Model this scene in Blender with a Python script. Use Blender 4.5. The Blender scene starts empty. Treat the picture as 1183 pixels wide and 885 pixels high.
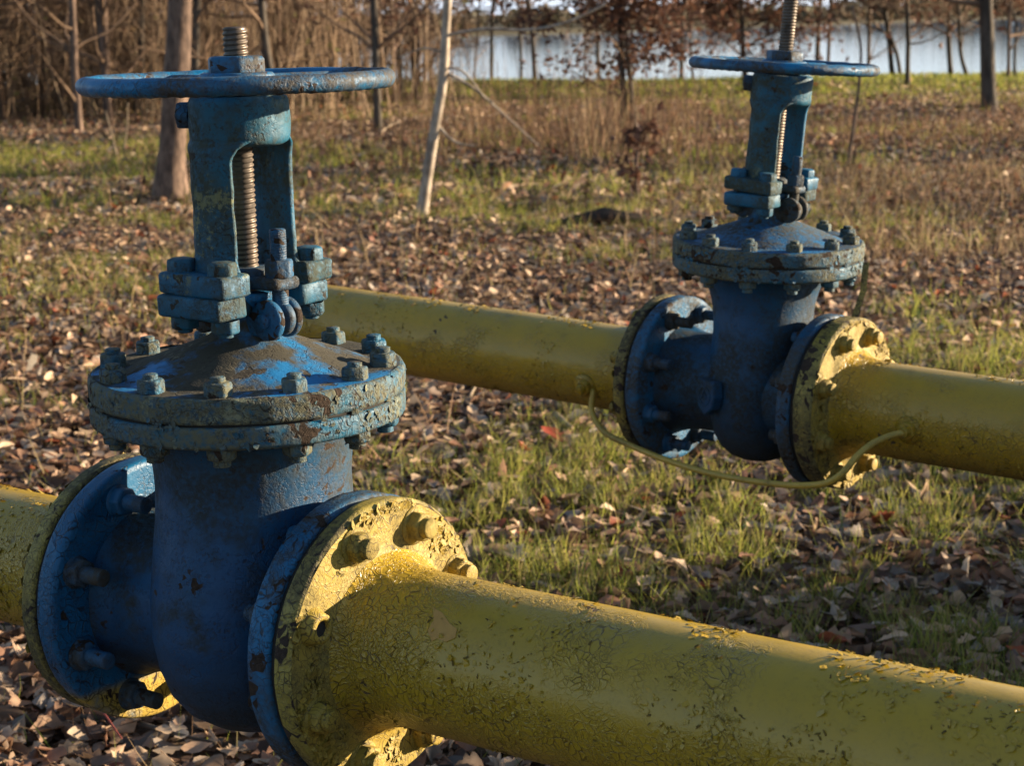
import bpy, math, random
import numpy as np
from mathutils import Matrix, Vector
random.seed(7)
RNG = np.random.default_rng(11)
S = bpy.context.scene
COL = S.collection

# ------------------------------------------------------------------ camera
F_PX, PITCH, ROLL, EYE = 2191.16, 0.193127, 0.015848, 1.30
fw = Vector((0, math.cos(PITCH), -math.sin(PITCH)))
r0 = Vector((1, 0, 0)); u0 = Vector((0, math.sin(PITCH), math.cos(PITCH)))
r2 = r0*math.cos(ROLL) - u0*math.sin(ROLL); u2 = r0*math.sin(ROLL) + u0*math.cos(ROLL)
cd = bpy.data.cameras.new('camera'); cam = bpy.data.objects.new('camera', cd); COL.objects.link(cam)
M = Matrix.Identity(4)
for i in range(3):
    M[i][0] = r2[i]; M[i][1] = u2[i]; M[i][2] = -fw[i]
M[2][3] = EYE
cam.matrix_world = M
cd.sensor_width = 36; cd.lens = F_PX/1183*36
cd.clip_start = 0.05; cd.clip_end = 5000
cd.dof.use_dof = True; cd.dof.focus_distance = 2.05; cd.dof.aperture_fstop = 14
S.camera = cam

# ------------------------------------------------------------------ light
SUN_AZ, SUN_EL = math.radians(77), math.radians(12)      # azimuth from +Y towards +X
to_sun = Vector((math.sin(SUN_AZ)*math.cos(SUN_EL), math.cos(SUN_AZ)*math.cos(SUN_EL), math.sin(SUN_EL)))
W = bpy.data.worlds.new('World'); S.world = W; W.use_nodes = True
wn = W.node_tree.nodes; wl = W.node_tree.links; wn.clear()
sky = wn.new('ShaderNodeTexSky'); sky.sky_type = 'NISHITA'; sky.sun_disc = False
sky.sun_elevation = SUN_EL; sky.sun_rotation = SUN_AZ; sky.air_density = 1.0; sky.dust_density = .5; sky.ozone_density = 2.5
bg = wn.new('ShaderNodeBackground'); bg.inputs['Strength'].default_value = 0.05
wo = wn.new('ShaderNodeOutputWorld')
# thin high cloud whitens the sky evenly all round the horizon, fading upward
wtc = wn.new('ShaderNodeTexCoord'); wsp = wn.new('ShaderNodeSeparateXYZ'); wl.new(wtc.outputs['Generated'], wsp.inputs[0])
wmr = wn.new('ShaderNodeMapRange'); wmr.interpolation_type = 'SMOOTHSTEP'; wl.new(wsp.outputs[2], wmr.inputs[0]); wmr.inputs[1].default_value = -.02; wmr.inputs[2].default_value = .10; wmr.inputs[3].default_value = .80; wmr.inputs[4].default_value = .02
wmp = wn.new('ShaderNodeMapping'); wmp.inputs['Scale'].default_value = (1, 1, 5); wl.new(wtc.outputs['Generated'], wmp.inputs[0])
wno = wn.new('ShaderNodeTexNoise'); wno.inputs['Scale'].default_value = 4; wno.inputs['Detail'].default_value = 6; wl.new(wmp.outputs[0], wno.inputs['Vector'])
wmu = wn.new('ShaderNodeMath'); wmu.operation = 'MULTIPLY_ADD'; wl.new(wno.outputs[0], wmu.inputs[0]); wmu.inputs[1].default_value = .6; wl.new(wmr.outputs[0], wmu.inputs[2]); 
wsb = wn.new('ShaderNodeMath'); wsb.operation = 'SUBTRACT'; wsb.use_clamp = True; wl.new(wmu.outputs[0], wsb.inputs[0]); wsb.inputs[1].default_value = .25
wmx = wn.new('ShaderNodeMix'); wmx.data_type = 'RGBA'; wl.new(wsb.outputs[0], wmx.inputs[0]); wl.new(sky.outputs[0], wmx.inputs[6]); wmx.inputs[7].default_value = (7.3, 8.3, 10.0, 1)
wl.new(wmx.outputs[2], bg.inputs[0]); wl.new(bg.outputs[0], wo.inputs[0])
sd = bpy.data.lights.new('sun', 'SUN'); so = bpy.data.objects.new('sun', sd); COL.objects.link(so)
sd.energy = 5.0; sd.angle = math.radians(0.55); sd.color = (1.0, 0.79, 0.54)
so.rotation_euler = (-to_sun).to_track_quat('-Z', 'Y').to_euler()
S.view_settings.view_transform = 'Standard'; S.view_settings.look = 'None'
S.view_settings.exposure = 1.75; S.view_settings.gamma = 1.0
S.cycles.max_bounces = 6; S.cycles.transparent_max_bounces = 8

def ray(px, py):
    return fw + r2*((px-591.5)/F_PX) + u2*((442.5-py)/F_PX)
def on_ground(px, py, z=0.0):
    d = ray(px, py); t = (z-EYE)/d.z
    return Vector((d.x*t, d.y*t, z))
def at_dist(px, py, y):
    d = ray(px, py); t = y/d.y
    return Vector((d.x*t, y, EYE+d.z*t))

# ------------------------------------------------------------------ helpers: noise
def _h(ix, iy, iz, s):
    n = (ix*374761393 + iy*668265263 + iz*2147483647 % 1013904223 + s*974711) & 0xffffffff
    n = ((n ^ (n >> 13))*1274126177) & 0xffffffff
    n = ((n ^ (n >> 16))*2246822519) & 0xffffffff
    return ((n ^ (n >> 15)) & 0xffffff)/float(0xffffff)
def vnoise(P, s=0):
    P = np.asarray(P, float)
    I = np.floor(P).astype(np.int64); f = P-I; f = f*f*(3-2*f)
    x, y, z = I[..., 0], I[..., 1], I[..., 2]*7919
    out = 0
    for a in (0, 1):
        for b in (0, 1):
            for c in (0, 1):
                w = (f[..., 0] if a else 1-f[..., 0])*(f[..., 1] if b else 1-f[..., 1])*(f[..., 2] if c else 1-f[..., 2])
                out = out + w*_h(x+a, y+b, z+c*7919, s)
    return out
def fbm(P, o=3, s=0):
    t = 0; a = .5; P = np.asarray(P, float)
    for k in range(o):
        t = t + a*vnoise(P*(2**k), s+k*13); a *= .5
    return t/(1-.5**o)
def fbm2(x, y, sc, o=3, s=0):
    x = np.asarray(x, float)
    return fbm(np.stack([x*sc, np.asarray(y)*sc, np.zeros_like(x)+.5], -1), o, s)

# ------------------------------------------------------------------ helpers: meshes
def mk_mesh(name, V, Fc, mat=None, smooth=True, col=None):
    """V (n,3) array; Fc list of face tuples or an int array (m,k); col (n,3) per-vertex base colour"""
    me = bpy.data.meshes.new(name)
    V = np.asarray(V, np.float32)
    if isinstance(Fc, np.ndarray):
        k = Fc.shape[1]; m = len(Fc)
        me.vertices.add(len(V)); me.vertices.foreach_set('co', V.ravel())
        me.loops.add(m*k); me.loops.foreach_set('vertex_index', Fc.ravel().astype(np.int32))
        me.polygons.add(m); me.polygons.foreach_set('loop_start', np.arange(0, m*k, k, dtype=np.int32))
        me.update(calc_edges=True)
    else:
        me.from_pydata([tuple(map(float, v)) for v in V], [], [tuple(f) for f in Fc]); me.update()
    if col is not None:
        at = me.color_attributes.new('Col', 'FLOAT_COLOR', 'POINT')
        c4 = np.ones((len(V), 4), np.float32); c4[:, :3] = col
        at.data.foreach_set('color', c4.ravel())
    me.polygons.foreach_set('use_smooth', np.full(len(me.polygons), bool(smooth)))
    if mat: me.materials.append(mat)
    me.validate()
    return me
def link(name, me, parent=None, loc=None, mat4=None, **props):
    o = bpy.data.objects.new(name, me); COL.objects.link(o)
    if parent: o.parent = parent
    if mat4 is not None: o.matrix_local = mat4
    elif loc is not None: o.location = loc
    for k, v in props.items():
        if v is not None: o[k] = v
    return o
def empty(name, mat4=None, parent=None, **props):
    o = link(name, None, parent, None, mat4, **props); o.empty_display_size = .05
    return o
class MB:
    def __init__(s): s.V = []; s.F = []; s.n = 0
    def add(s, V, F, M4=None):
        V = np.asarray(V, float)
        if M4 is not None:
            A = np.array(M4); V = V @ A[:3, :3].T + A[:3, 3]
        s.V.append(V); s.F += [tuple(i+s.n for i in f) for f in F]; s.n += len(V); return s
    def arr(s): return np.concatenate(s.V)
    def mesh(s, name, mat, smooth=True, wob=0, wsc=30, seed=0):
        V = s.arr()
        if wob: V = wobble(V, wob, wsc, seed)
        return mk_mesh(name, V, s.F, mat, smooth)
def wobble(V, a, sc=30, seed=0):
    n = np.stack([fbm(V*sc+7.3*k, 2, seed+k*5) for k in range(3)], -1)-.5
    return V + n*2*a
def dens(prof, step):
    out = [prof[0]]
    for a, b in zip(prof[:-1], prof[1:]):
        d = math.dist(a, b); n = max(1, int(math.ceil(d/step)))
        for i in range(1, n+1): out.append((a[0]+(b[0]-a[0])*i/n, a[1]+(b[1]-a[1])*i/n))
    return out
def lathe(prof, seg=64, rfun=None, step=None):
    """profile of (r, z) about Z"""
    if step: prof = dens(prof, step)
    V = []; F = []; rings = []
    for (r, z) in prof:
        if r < 1e-6:
            rings.append([len(V)]); V.append((0, 0, z))
        else:
            b = len(V); rings.append(list(range(b, b+seg)))
            for i in range(seg):
                a = 2*math.pi*i/seg; rr = rfun(r, z, a) if rfun else r
                V.append((rr*math.cos(a), rr*math.sin(a), z))
    for A, B in zip(rings[:-1], rings[1:]):
        if len(A) == 1 and len(B) == 1: continue
        for i in range(seg):
            j = (i+1) % seg
            if len(A) == 1: F.append((A[0], B[j], B[i]))
            elif len(B) == 1: F.append((A[i], A[j], B[0]))
            else: F.append((A[i], A[j], B[j], B[i]))
    return V, F
def rbox(sx, sy, sz, r=.004, n=3, cx=0, cy=0, cz=0, taper=1.0):
    """box with rounded vertical edges and bevelled rims, centred on cx, cy; z from cz-sz/2 to cz+sz/2"""
    def outline(hx, hy, rr):
        P = []
        for (qx, qy, a0) in ((1, 1, 0), (-1, 1, 90), (-1, -1, 180), (1, -1, 270)):
            for k in range(n+1):
                a = math.radians(a0+90*k/n)
                P.append((qx*(hx-rr)+rr*math.cos(a), qy*(hy-rr)+rr*math.sin(a)))
        # extra points along the sides keep the cast surface uneven
        out = []
        for i, p in enumerate(P):
            q = P[(i+1) % len(P)]; out.append(p); d = math.dist(p, q); m = int(d/.008)
            for k in range(1, m): out.append((p[0]+(q[0]-p[0])*k/m, p[1]+(q[1]-p[1])*k/m))
        return out
    base = outline(sx/2, sy/2, r*1.6); m = len(base)
    V = []; F = []
    lv = [(-sz/2, r), (-sz/2+r*.35, r*.35), (-sz/2+r, 0), (0, 0), (sz/2-r, 0), (sz/2-r*.35, r*.35), (sz/2, r)]
    for (z, ins) in lv:
        t = 1+(taper-1)*(z/sz+.5)
        for (x, y) in base:
            V.append((cx+x*(1-ins/(sx/2))*t, cy+y*(1-ins/(sy/2))*t, cz+z))
    for k in range(len(lv)-1):
        for i in range(m):
            j = (i+1) % m
            F.append((k*m+i, k*m+j, (k+1)*m+j, (k+1)*m+i))
    F.append(tuple(range(m))[::-1]); F.append(tuple((len(lv)-1)*m+i for i in range(m)))
    return V, F
def tube(path, rad, seg=8, cap=True):
    P = [Vector(p) for p in path]; V = []; F = []
    up = Vector((0, 0, 1)); nrm = None
    for i, p in enumerate(P):
        d = (P[min(i+1, len(P)-1)]-P[max(i-1, 0)]).normalized()
        if nrm is None:
            nrm = d.orthogonal().normalized()
        nrm = (nrm-d*nrm.dot(d)).normalized(); b = d.cross(nrm)
        r = rad[i] if hasattr(rad, '__len__') else rad
        for k in range(seg):
            a = 2*math.pi*k/seg; V.append(p+nrm*(r*math.cos(a))+b*(r*math.sin(a)))
    for i in range(len(P)-1):
        for k in range(seg):
            j = (k+1) % seg; F.append((i*seg+k, i*seg+j, (i+1)*seg+j, (i+1)*seg+k))
    if cap:
        F.append(tuple(range(seg))[::-1]); F.append(tuple((len(P)-1)*seg+k for k in range(seg)))
    return [tuple(v) for v in V], F
def T(x=0, y=0, z=0): return Matrix.Translation((x, y, z))
def R(a, ax): return Matrix.Rotation(a, 4, ax)

# ------------------------------------------------------------------ materials
class NT:
    def __init__(s, name):
        s.m = bpy.data.materials.new(name); s.m.use_nodes = True
        s.n = s.m.node_tree.nodes; s.l = s.m.node_tree.links; s.n.clear()
        s.out = s.n.new('ShaderNodeOutputMaterial')
    def set(s, sock, v):
        if hasattr(v, 'is_linked') or isinstance(v, bpy.types.NodeSocket): s.l.new(v, sock)
        elif v is not None:
            if sock.type == 'RGBA' and len(v) == 3: v = (*v, 1)
            sock.default_value = v
    def node(s, t, **kw):
        n = s.n.new(t)
        for k, v in kw.items(): setattr(n, k, v)
        return n
    def math(s, op, a, b=None, c=None, clamp=False):
        n = s.node('ShaderNodeMath', operation=op, use_clamp=clamp)
        s.set(n.inputs[0], a)
        if b is not None: s.set(n.inputs[1], b)
        if c is not None: s.set(n.inputs[2], c)
        return n.outputs[0]
    def vmath(s, op, a, b=None, scale=None):
        n = s.node('ShaderNodeVectorMath', operation=op); s.set(n.inputs[0], a)
        if b is not None: s.set(n.inputs[1], b)
        if scale is not None: s.set(n.inputs['Scale'], scale)
        return n.outputs[0]
    def noise(s, vec, sc, det=4, rough=.55, out=0, dist=0):
        n = s.node('ShaderNodeTexNoise'); s.set(n.inputs['Vector'], vec); n.inputs['Scale'].default_value = sc
        n.inputs['Detail'].default_value = det; n.inputs['Roughness'].default_value = rough; n.inputs['Distortion'].default_value = dist
        return n.outputs[out]
    def vor(s, vec, sc, feature='DISTANCE_TO_EDGE', out=0, rnd=1.0):
        n = s.node('ShaderNodeTexVoronoi', feature=feature); s.set(n.inputs['Vector'], vec); n.inputs['Scale'].default_value = sc
        n.inputs['Randomness'].default_value = rnd
        return n.outputs[out]
    def step(s, v, a, b):
        n = s.node('ShaderNodeMapRange', interpolation_type='SMOOTHSTEP'); s.set(n.inputs[0], v)
        n.inputs[1].default_value = a; n.inputs[2].default_value = b
        return n.outputs[0]
    def mix(s, f, a, b, mode='MIX'):
        n = s.node('ShaderNodeMix', data_type='RGBA', blend_type=mode); s.set(n.inputs[0], f); s.set(n.inputs[6], a); s.set(n.inputs[7], b)
        return n.outputs[2]
    def bump(s, h, strength, dist, nrm=None):
        n = s.node('ShaderNodeBump'); n.inputs['Strength'].default_value = strength; n.inputs['Distance'].default_value = dist
        s.set(n.inputs['Height'], h)
        if nrm is not None: s.set(n.inputs['Normal'], nrm)
        return n.outputs[0]
    def bsdf(s, col, rough=.5, nrm=None, metal=0, spec=.5):
        b = s.node('ShaderNodeBsdfPrincipled'); s.set(b.inputs['Base Color'], col); s.set(b.inputs['Roughness'], rough)
        s.set(b.inputs['Metallic'], metal); b.inputs['Specular IOR Level'].default_value = spec
        if nrm is not None: s.set(b.inputs['Normal'], nrm)
        return b
    def done(s, b):
        s.l.new(b.outputs[0] if hasattr(b, 'outputs') else b, s.out.inputs[0]); return s.m
def objvec(t, rnd=True):
    c = t.node('ShaderNodeTexCoord').outputs['Object']
    if not rnd: return c
    oi = t.node('ShaderNodeObjectInfo').outputs['Random']
    k = t.math('MULTIPLY', oi, 23.0)
    cb = t.node('ShaderNodeCombineXYZ'); t.set(cb.inputs[0], k); t.set(cb.inputs[1], k); t.set(cb.inputs[2], k)
    return t.vmath('ADD', c, cb.outputs[0])

def simple(name, c1, c2, sc=8, rough=.85, bump=.5, dist=.004, stretch=None, trans=0):
    t = NT(name); v = objvec(t)
    if stretch:
        mp = t.node('ShaderNodeMapping'); mp.inputs['Scale'].default_value = stretch; t.set(mp.inputs[0], v); v = mp.outputs[0]
    n1 = t.noise(v, sc, 6, .65)
    return t.done(t.bsdf(t.mix(t.step(n1, .35, .65), c1, c2), rough, t.bump(n1, bump, dist), 0, .25))
def paint(name, base, alt, under, grime, rust, crack_sc=75, crack_amt=.55, grime_amt=.5, chip=.62, rough=.42, deep=1.0, moss=None, zones=None, speck=.5, cast=1.0):
    """old thick paint: colour drift, weathering film, crackle, chips down to primer or rust"""
    t = NT(name); v = objvec(t)
    warp = t.noise(v, 14, 3, .6, out=1)
    wv = t.vmath('ADD', v, t.vmath('SCALE', t.vmath('SUBTRACT', warp, (.5, .5, .5)), scale=.055))
    big = t.noise(v, 4.5, 5, .6); mid = t.noise(v, 22, 6, .62); fine = t.noise(v, 160, 4, .6)
    col = t.mix(t.step(big, .38, .68), base, alt)
    col = t.mix(t.math('MULTIPLY', t.step(mid, .3, .75), .45), col, under)
    # film of dirt and algae
    gm = t.math('MULTIPLY', t.step(t.math('ADD', t.math('MULTIPLY', big, .5), t.math('MULTIPLY', mid, .5)), .56-.16*grime_amt, .66-.1*grime_amt), .92)
    gm = t.math('MULTIPLY', gm, t.step(fine, .25, .6)) if grime_amt < 2 else t.step(t.math('ADD', t.math('MULTIPLY', big, .65), t.math('MULTIPLY', mid, .35)), .44, .51)
    if zones:                     # grime colour also comes in along one axis of this piece
        sx = t.node('ShaderNodeSeparateXYZ'); t.set(sx.inputs[0], t.node('ShaderNodeTexCoord').outputs['Object'])
        z = sx.outputs[zones[0]]
        zz = t.step(t.math('ADD', z, t.math('MULTIPLY', t.math('SUBTRACT', mid, .5), zones[3])), zones[1], zones[2])
        zone = t.math('MULTIPLY', zz, zones[4])
        czone = zone if len(zones) < 7 else t.math('MULTIPLY', t.step(t.math('ADD', z, t.math('MULTIPLY', t.math('SUBTRACT', big, .5), .16)), zones[5], zones[6]), 1.0)
        gm = t.math('MAXIMUM', gm, t.math('MULTIPLY', zone, t.step(mid, .2, .5)))
    col = t.mix(gm, col, grime)
    # pitting and fine speckle of old cast iron
    pit = t.math('MULTIPLY', t.step(t.noise(v, 260, 3, .7), .50, .62), t.step(t.noise(v, 42, 4, .7), .40, .60))
    col = t.mix(t.math('MULTIPLY', pit, speck), col, tuple(c*.5 for c in rust))
    # crackle
    d1 = t.vor(wv, crack_sc); d2 = t.vor(wv, crack_sc*2.3)
    patch = t.step(t.noise(v, 7.5, 4, .6), .62-.28*crack_amt, .74-.28*crack_amt)
    if zones: patch = t.math('MAXIMUM', patch, t.math('MULTIPLY', czone, .85))
    if zones and len(zones) > 7:
        ax = t.math('ABSOLUTE', sx.outputs[0]); patch = t.math('MAXIMUM', patch, t.math('MULTIPLY', t.step(t.math('ADD', ax, t.math('MULTIPLY', t.math('SUBTRACT', big, .5), .35)), zones[7], zones[8]), .9))
    wid = t.math('MULTIPLY', t.math('SUBTRACT', t.noise(v, 30, 3, .6), .5), .16)
    c1 = t.math('SUBTRACT', 1.0, t.step(t.math('ADD', d1, wid), .012, .075)); c2 = t.math('SUBTRACT', 1.0, t.step(d2, .02, .09))
    broke = t.step(t.noise(v, 55, 3, .6), .42, .56)
    crack = t.math('MULTIPLY', t.math('MAXIMUM', t.math('MULTIPLY', c1, broke), t.math('MULTIPLY', t.math('MULTIPLY', c2, .7), t.math('SUBTRACT', 1.0, broke))), patch)
    # chips: whole cells lost
    cell = t.node('ShaderNodeTexVoronoi', feature='F1'); t.set(cell.inputs['Vector'], wv); cell.inputs['Scale'].default_value = crack_sc
    cr = t.node('ShaderNodeSeparateColor'); t.set(cr.inputs[0], cell.outputs['Color'])
    lost = t.math('MULTIPLY', t.step(t.math('ADD', t.math('MULTIPLY', cr.outputs[0], .35), t.noise(v, 12, 5, .68)), chip+.20, chip+.225), 1.0)
    stain = t.math('MULTIPLY', t.step(t.math('ADD', t.math('MULTIPLY', cr.outputs[0], .10), t.math('ADD', t.noise(v, 12, 5, .68), .12)), chip+.10, chip+.24), .75)
    col = t.mix(stain, col, rust)
    col = t.mix(lost, col, t.mix(t.step(fine, .35, .65), rust, tuple(c*.45 for c in rust)))
    col = t.mix(t.math('MULTIPLY', crack, .8), col, tuple(c*.35 for c in rust))
    if moss:
        ms = t.step(t.noise(t.vmath('ADD', v, (3.1, 1.7, 9.2)), 40, 6, .8), .53, .62)
        msk = t.math('MULTIPLY', t.math('MULTIPLY', ms, t.step(t.noise(v, 7, 3, .5), .50, .64)), .85)
        col = t.mix(msk, col, moss)
    curl = t.math('MULTIPLY', t.math('SUBTRACT', 1.0, t.step(d1, .05, .28)), patch)
    h = t.math('ADD', t.math('MULTIPLY', curl, .55), t.math('MULTIPLY', mid, .5))
    h = t.math('SUBTRACT', h, t.math('MULTIPLY', crack, 1.5)); h = t.math('SUBTRACT', h, t.math('MULTIPLY', lost, .9))
    n = t.bump(h, .55*deep, .0014); n = t.bump(t.math('ADD', t.math('ADD', fine, t.math('MULTIPLY', pit, -.8)), t.math('MULTIPLY', gm, .5)), .55*cast, .0010, n)
    rg = t.math('ADD', rough, t.math('MULTIPLY', t.math('MAXIMUM', gm, lost), .42))
    return t.done(t.bsdf(col, rg, n, 0, .32 if base[2] > base[0] else .5))

BLUE = (.004, .105, .23); BLUE2 = (.005, .115, .215); BLUED = (.004, .045, .12)
TEAL = (.010, .080, .125); OLIVE = (.05, .046, .026); RUST = (.040, .025, .016)
YEL = (.41, .265, .012); YEL2 = (.375, .25, .016); YELD = (.26, .195, .03)
M_body = paint('blue_body_paint', (.003, .054, .145), (.004, .060, .125), (.002, .024, .070), (.026, .032, .032), RUST, 110, .45, .8, .72, .48, .8, zones=(2, .02, -.10, .12, .8))
M_rim = paint('blue_weathered_paint', BLUE2, TEAL, BLUED, (.115, .11, .062), RUST, 85, .8, 1.15, .66, .5, .9, moss=(.20, .21, .13))
M_top = paint('blue_bonnet_top_paint', (.012, .17, .42), BLUE, TEAL, (.054, .050, .036), (.06, .052, .04), 75, .6, 2.1, .68, .6, .9, moss=(.16, .14, .09))
M_top_blue = paint('blue_bonnet_top_paint_cleaner', (.010, .16, .40), BLUE, TEAL, (.054, .050, .036), (.06, .052, .04), 75, .6, 1.15, .68, .5, .9, moss=(.16, .14, .09))
M_yoke = paint('blue_yoke_paint', (.003, .105, .215), (.008, .080, .115), (.004, .045, .11), (.045, .052, .036), (.04, .036, .028), 110, .25, .75, .70, .52, .8, moss=(.17, .18, .09), speck=.75)
M_dark = paint('blue_grimy_paint', (.012, .09, .20), (.03, .05, .06), (.01, .045, .09), (.05, .043, .03), RUST, 100, .5, 1.0, .66, .5, 1.0)
M_flange = paint('blue_flange_paint', (.005, .125, .28), (.005, .080, .18), (.01, .06, .15), (.05, .045, .03), RUST, 70, .7, .9, .66, .45, .9)
M_flange_spill = paint('blue_flange_with_yellow_overspray', (.005, .125, .28), (.005, .080, .18), (.005, .04, .11), (.36, .25, .04), RUST, 70, .7, -1, .68, .45, .9, zones=(2, -.090, -.105, .03, 1.0))
M_wheel = paint('blue_handwheel_paint', (.004, .145, .33), (.01, .085, .18), (.006, .055, .13), (.06, .05, .035), (.045, .025, .018), 160, .5, .9, .69, .38, .8)
M_ypipe = paint('yellow_pipe_paint', YEL2, YEL, YELD, (.19, .125, .022), (.08, .048, .02), 115, .32, -.3, .77, .29, 1.25, zones=(2, -.030, -.085, .06, .60, .030, -.020, .34, .24), speck=.16, cast=.22)
M_fleck = simple('dark_fleck_brown', (.15, .105, .018), (.08, .052, .016), 60, .8, .5, .0006)
M_yflange = paint('yellow_flange_paint', (.31, .22, .026), (.27, .195, .028), YELD, (.12, .10, .035), (.10, .065, .02), 115, .9, .45, .71, .62, .75, speck=.35, cast=.6)
M_yolive = paint('yellow_rim_paint', (.30, .24, .04), (.20, .17, .04), (.16, .13, .04), (.07, .06, .03), RUST, 90, 1.0, 1.0, .62, .5, 1.0, moss=(.16, .15, .06))
def metal_mat(name, col, dirt, rough=.38, sc=60, metal=.85):
    t = NT(name); v = objvec(t); n1 = t.noise(v, sc, 5, .6); n2 = t.noise(v, sc*.25, 4, .6)
    m = t.step(t.math('ADD', t.math('MULTIPLY', n1, .5), t.math('MULTIPLY', n2, .5)), .44, .60)
    c = t.mix(m, col, dirt)
    return t.done(t.bsdf(c, t.math('ADD', rough, t.math('MULTIPLY', m, .4)), t.bump(n1, .4, .0006), t.math('MULTIPLY', t.math('SUBTRACT', 1.0, m), metal)))
M_stem = metal_mat('greased_steel', (.12, .095, .075), (.045, .033, .024), .42, metal=.6)
M_bolt = metal_mat('dark_bolt_steel', (.06, .055, .05), (.03, .025, .022), .5, metal=.3)
M_gask_shade = metal_mat('gasket', (.01, .01, .01), (.02, .018, .015), .8, metal=0)  # near black; also paints the shade inside the open sleeve
M_bark = simple('brown_bark', (.15, .095, .06), (.055, .038, .028), 9, .9, 1.0, .02, (1, 1, .25))
M_bark_warm = simple('warm_bark', (.21, .145, .11), (.075, .052, .042), 22, .9, 1.0, .012, (1, 1, .35))
M_bark_pale = simple('pale_birch_bark', (.46, .39, .31), (.20, .16, .125), 16, .8, .6, .004, (1, 1, .5))
M_bark_grey = simple('grey_bark', (.10, .085, .07), (.045, .038, .032), 12, .9, .9, .01, (1, 1, .3))
M_twig = simple('brown_twigs', (.23, .155, .105), (.12, .08, .055), 3, .9, .2, .002)
M_stick = simple('dry_stick', (.30, .24, .17), (.16, .12, .085), 30, .85, .6, .002)
def vcol_mat(name, trans=.35, rough=.6, spec=.25, noise_amt=.3):
    t = NT(name); a = t.node('ShaderNodeAttribute', attribute_name='Col').outputs['Color']
    v = t.node('ShaderNodeTexCoord').outputs['Object']; n1 = t.noise(v, 60, 3, .6)
    c = t.mix(t.math('MULTIPLY', t.step(n1, .35, .7), noise_amt), a, t.mix(1.0, a, (.45, .38, .33), 'MULTIPLY'))
    b = t.bsdf(c, rough, None, 0, spec)
    if not trans: return t.done(b)
    tr = t.node('ShaderNodeBsdfTranslucent'); t.set(tr.inputs[0], c)
    mx = t.node('ShaderNodeMixShader'); mx.inputs[0].default_value = trans
    t.l.new(b.outputs[0], mx.inputs[1]); t.l.new(tr.outputs[0], mx.inputs[2])
    return t.done(mx)
M_leaf = vcol_mat('dead_leaves', .22, .6, .25)
M_grass = vcol_mat('grass_blades', .6, .5, .3, .15)
M_weed = vcol_mat('dry_weeds', .3, .7, .2, .15)
M_oakleaf = vcol_mat('retained_oak_leaves', .3, .6, .25, .2)

# ------------------------------------------------------------------ ground
def gz(x, y):
    x = np.asarray(x, float); y = np.asarray(y, float)
    z = (fbm2(x, y, .35, 3, 5)-.5)*.16*np.clip((y-4)/8, 0, 1) + (fbm2(x, y, 2.2, 3, 9)-.5)*.05
    bank = np.clip((y-(31.5+.05*x))/4, 0, 1)
    z = z + .12*np.exp(-((y-32)/2.5)**2)
    sh = np.clip((y-(34.5+.05*x))/9, 0, 1)
    return z - sh*4.5
def patch(x, y):           # 0..1 how grassy
    g = fbm2(x, y, .55, 3, 21)*.65+fbm2(x, y, 2.0, 2, 33)*.35
    g = g + .02 + .17*np.exp(-((y-4.7)/1.2)**2)*np.clip((x+.35)/.5, -1, 1) + .09*np.exp(-((y-17)/3.5)**2) + .04*np.exp(-((y-8)/1.2)**2)*np.clip(-x, -1, 1)
    g = g + .22*np.clip((y-27.5)/3, 0, 1)
    g = g - .12*np.clip((4.2-y)/.6, 0, 1)*np.clip((.6-x)/.5, 0, 1)
    return np.clip((g-.545)/.13, 0, 1)
gx = np.concatenate([np.linspace(-400, -30, 14)[:-1], np.linspace(-30, -6, 40)[:-1], np.linspace(-6, 6, 150)[:-1], np.linspace(6, 30, 40)[:-1], np.linspace(30, 400, 14)])
gy = np.concatenate([np.linspace(-300, -8, 8)[:-1], np.linspace(-8, 2, 14)[:-1], np.linspace(2, 14, 180)[:-1], np.linspace(14, 50, 110)])
X, Y = np.meshgrid(gx, gy); Z = gz(X, Y)
nx, ny = len(gx), len(gy)
idx = np.arange(nx*ny).reshape(ny, nx)
Fq = np.stack([idx[:-1, :-1], idx[:-1, 1:], idx[1:, 1:], idx[1:, :-1]], -1).reshape(-1, 4)
t = NT('meadow_soil'); v = t.node('ShaderNodeTexCoord').outputs['Object']
n1 = t.noise(v, .55, 5, .6); n2 = t.noise(v, 5, 6, .7); n3 = t.noise(v, 38, 5, .7); cells = t.vor(v, 26, 'F1', 1)
soil = t.mix(t.step(n3, .35, .65), (.075, .050, .034), (.17, .115, .075))
soil = t.mix(t.math('MULTIPLY', t.step(n2, .5, .62), .5), soil, (.05, .036, .026))
grn = t.mix(t.step(n3, .3, .7), (.075, .085, .025), (.16, .16, .05))
sepn = t.node('ShaderNodeSeparateXYZ'); t.set(sepn.inputs[0], v)
far = t.step(t.math('ADD', sepn.outputs[1], t.math('MULTIPLY', n2, 3)), 29, 31)
g = t.math('MAXIMUM', t.math('MULTIPLY', t.step(n1, .52, .62), .45), t.math('MULTIPLY', far, .9))
c = t.mix(g, soil, grn)
M_ground = t.done(t.bsdf(c, .95, t.bump(t.math('ADD', n3, n2), .8, .03), 0, .15))
me = mk_mesh('ground', np.stack([X.ravel(), Y.ravel(), Z.ravel()], -1), Fq, M_ground)
link('ground', me, kind='structure')

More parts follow.
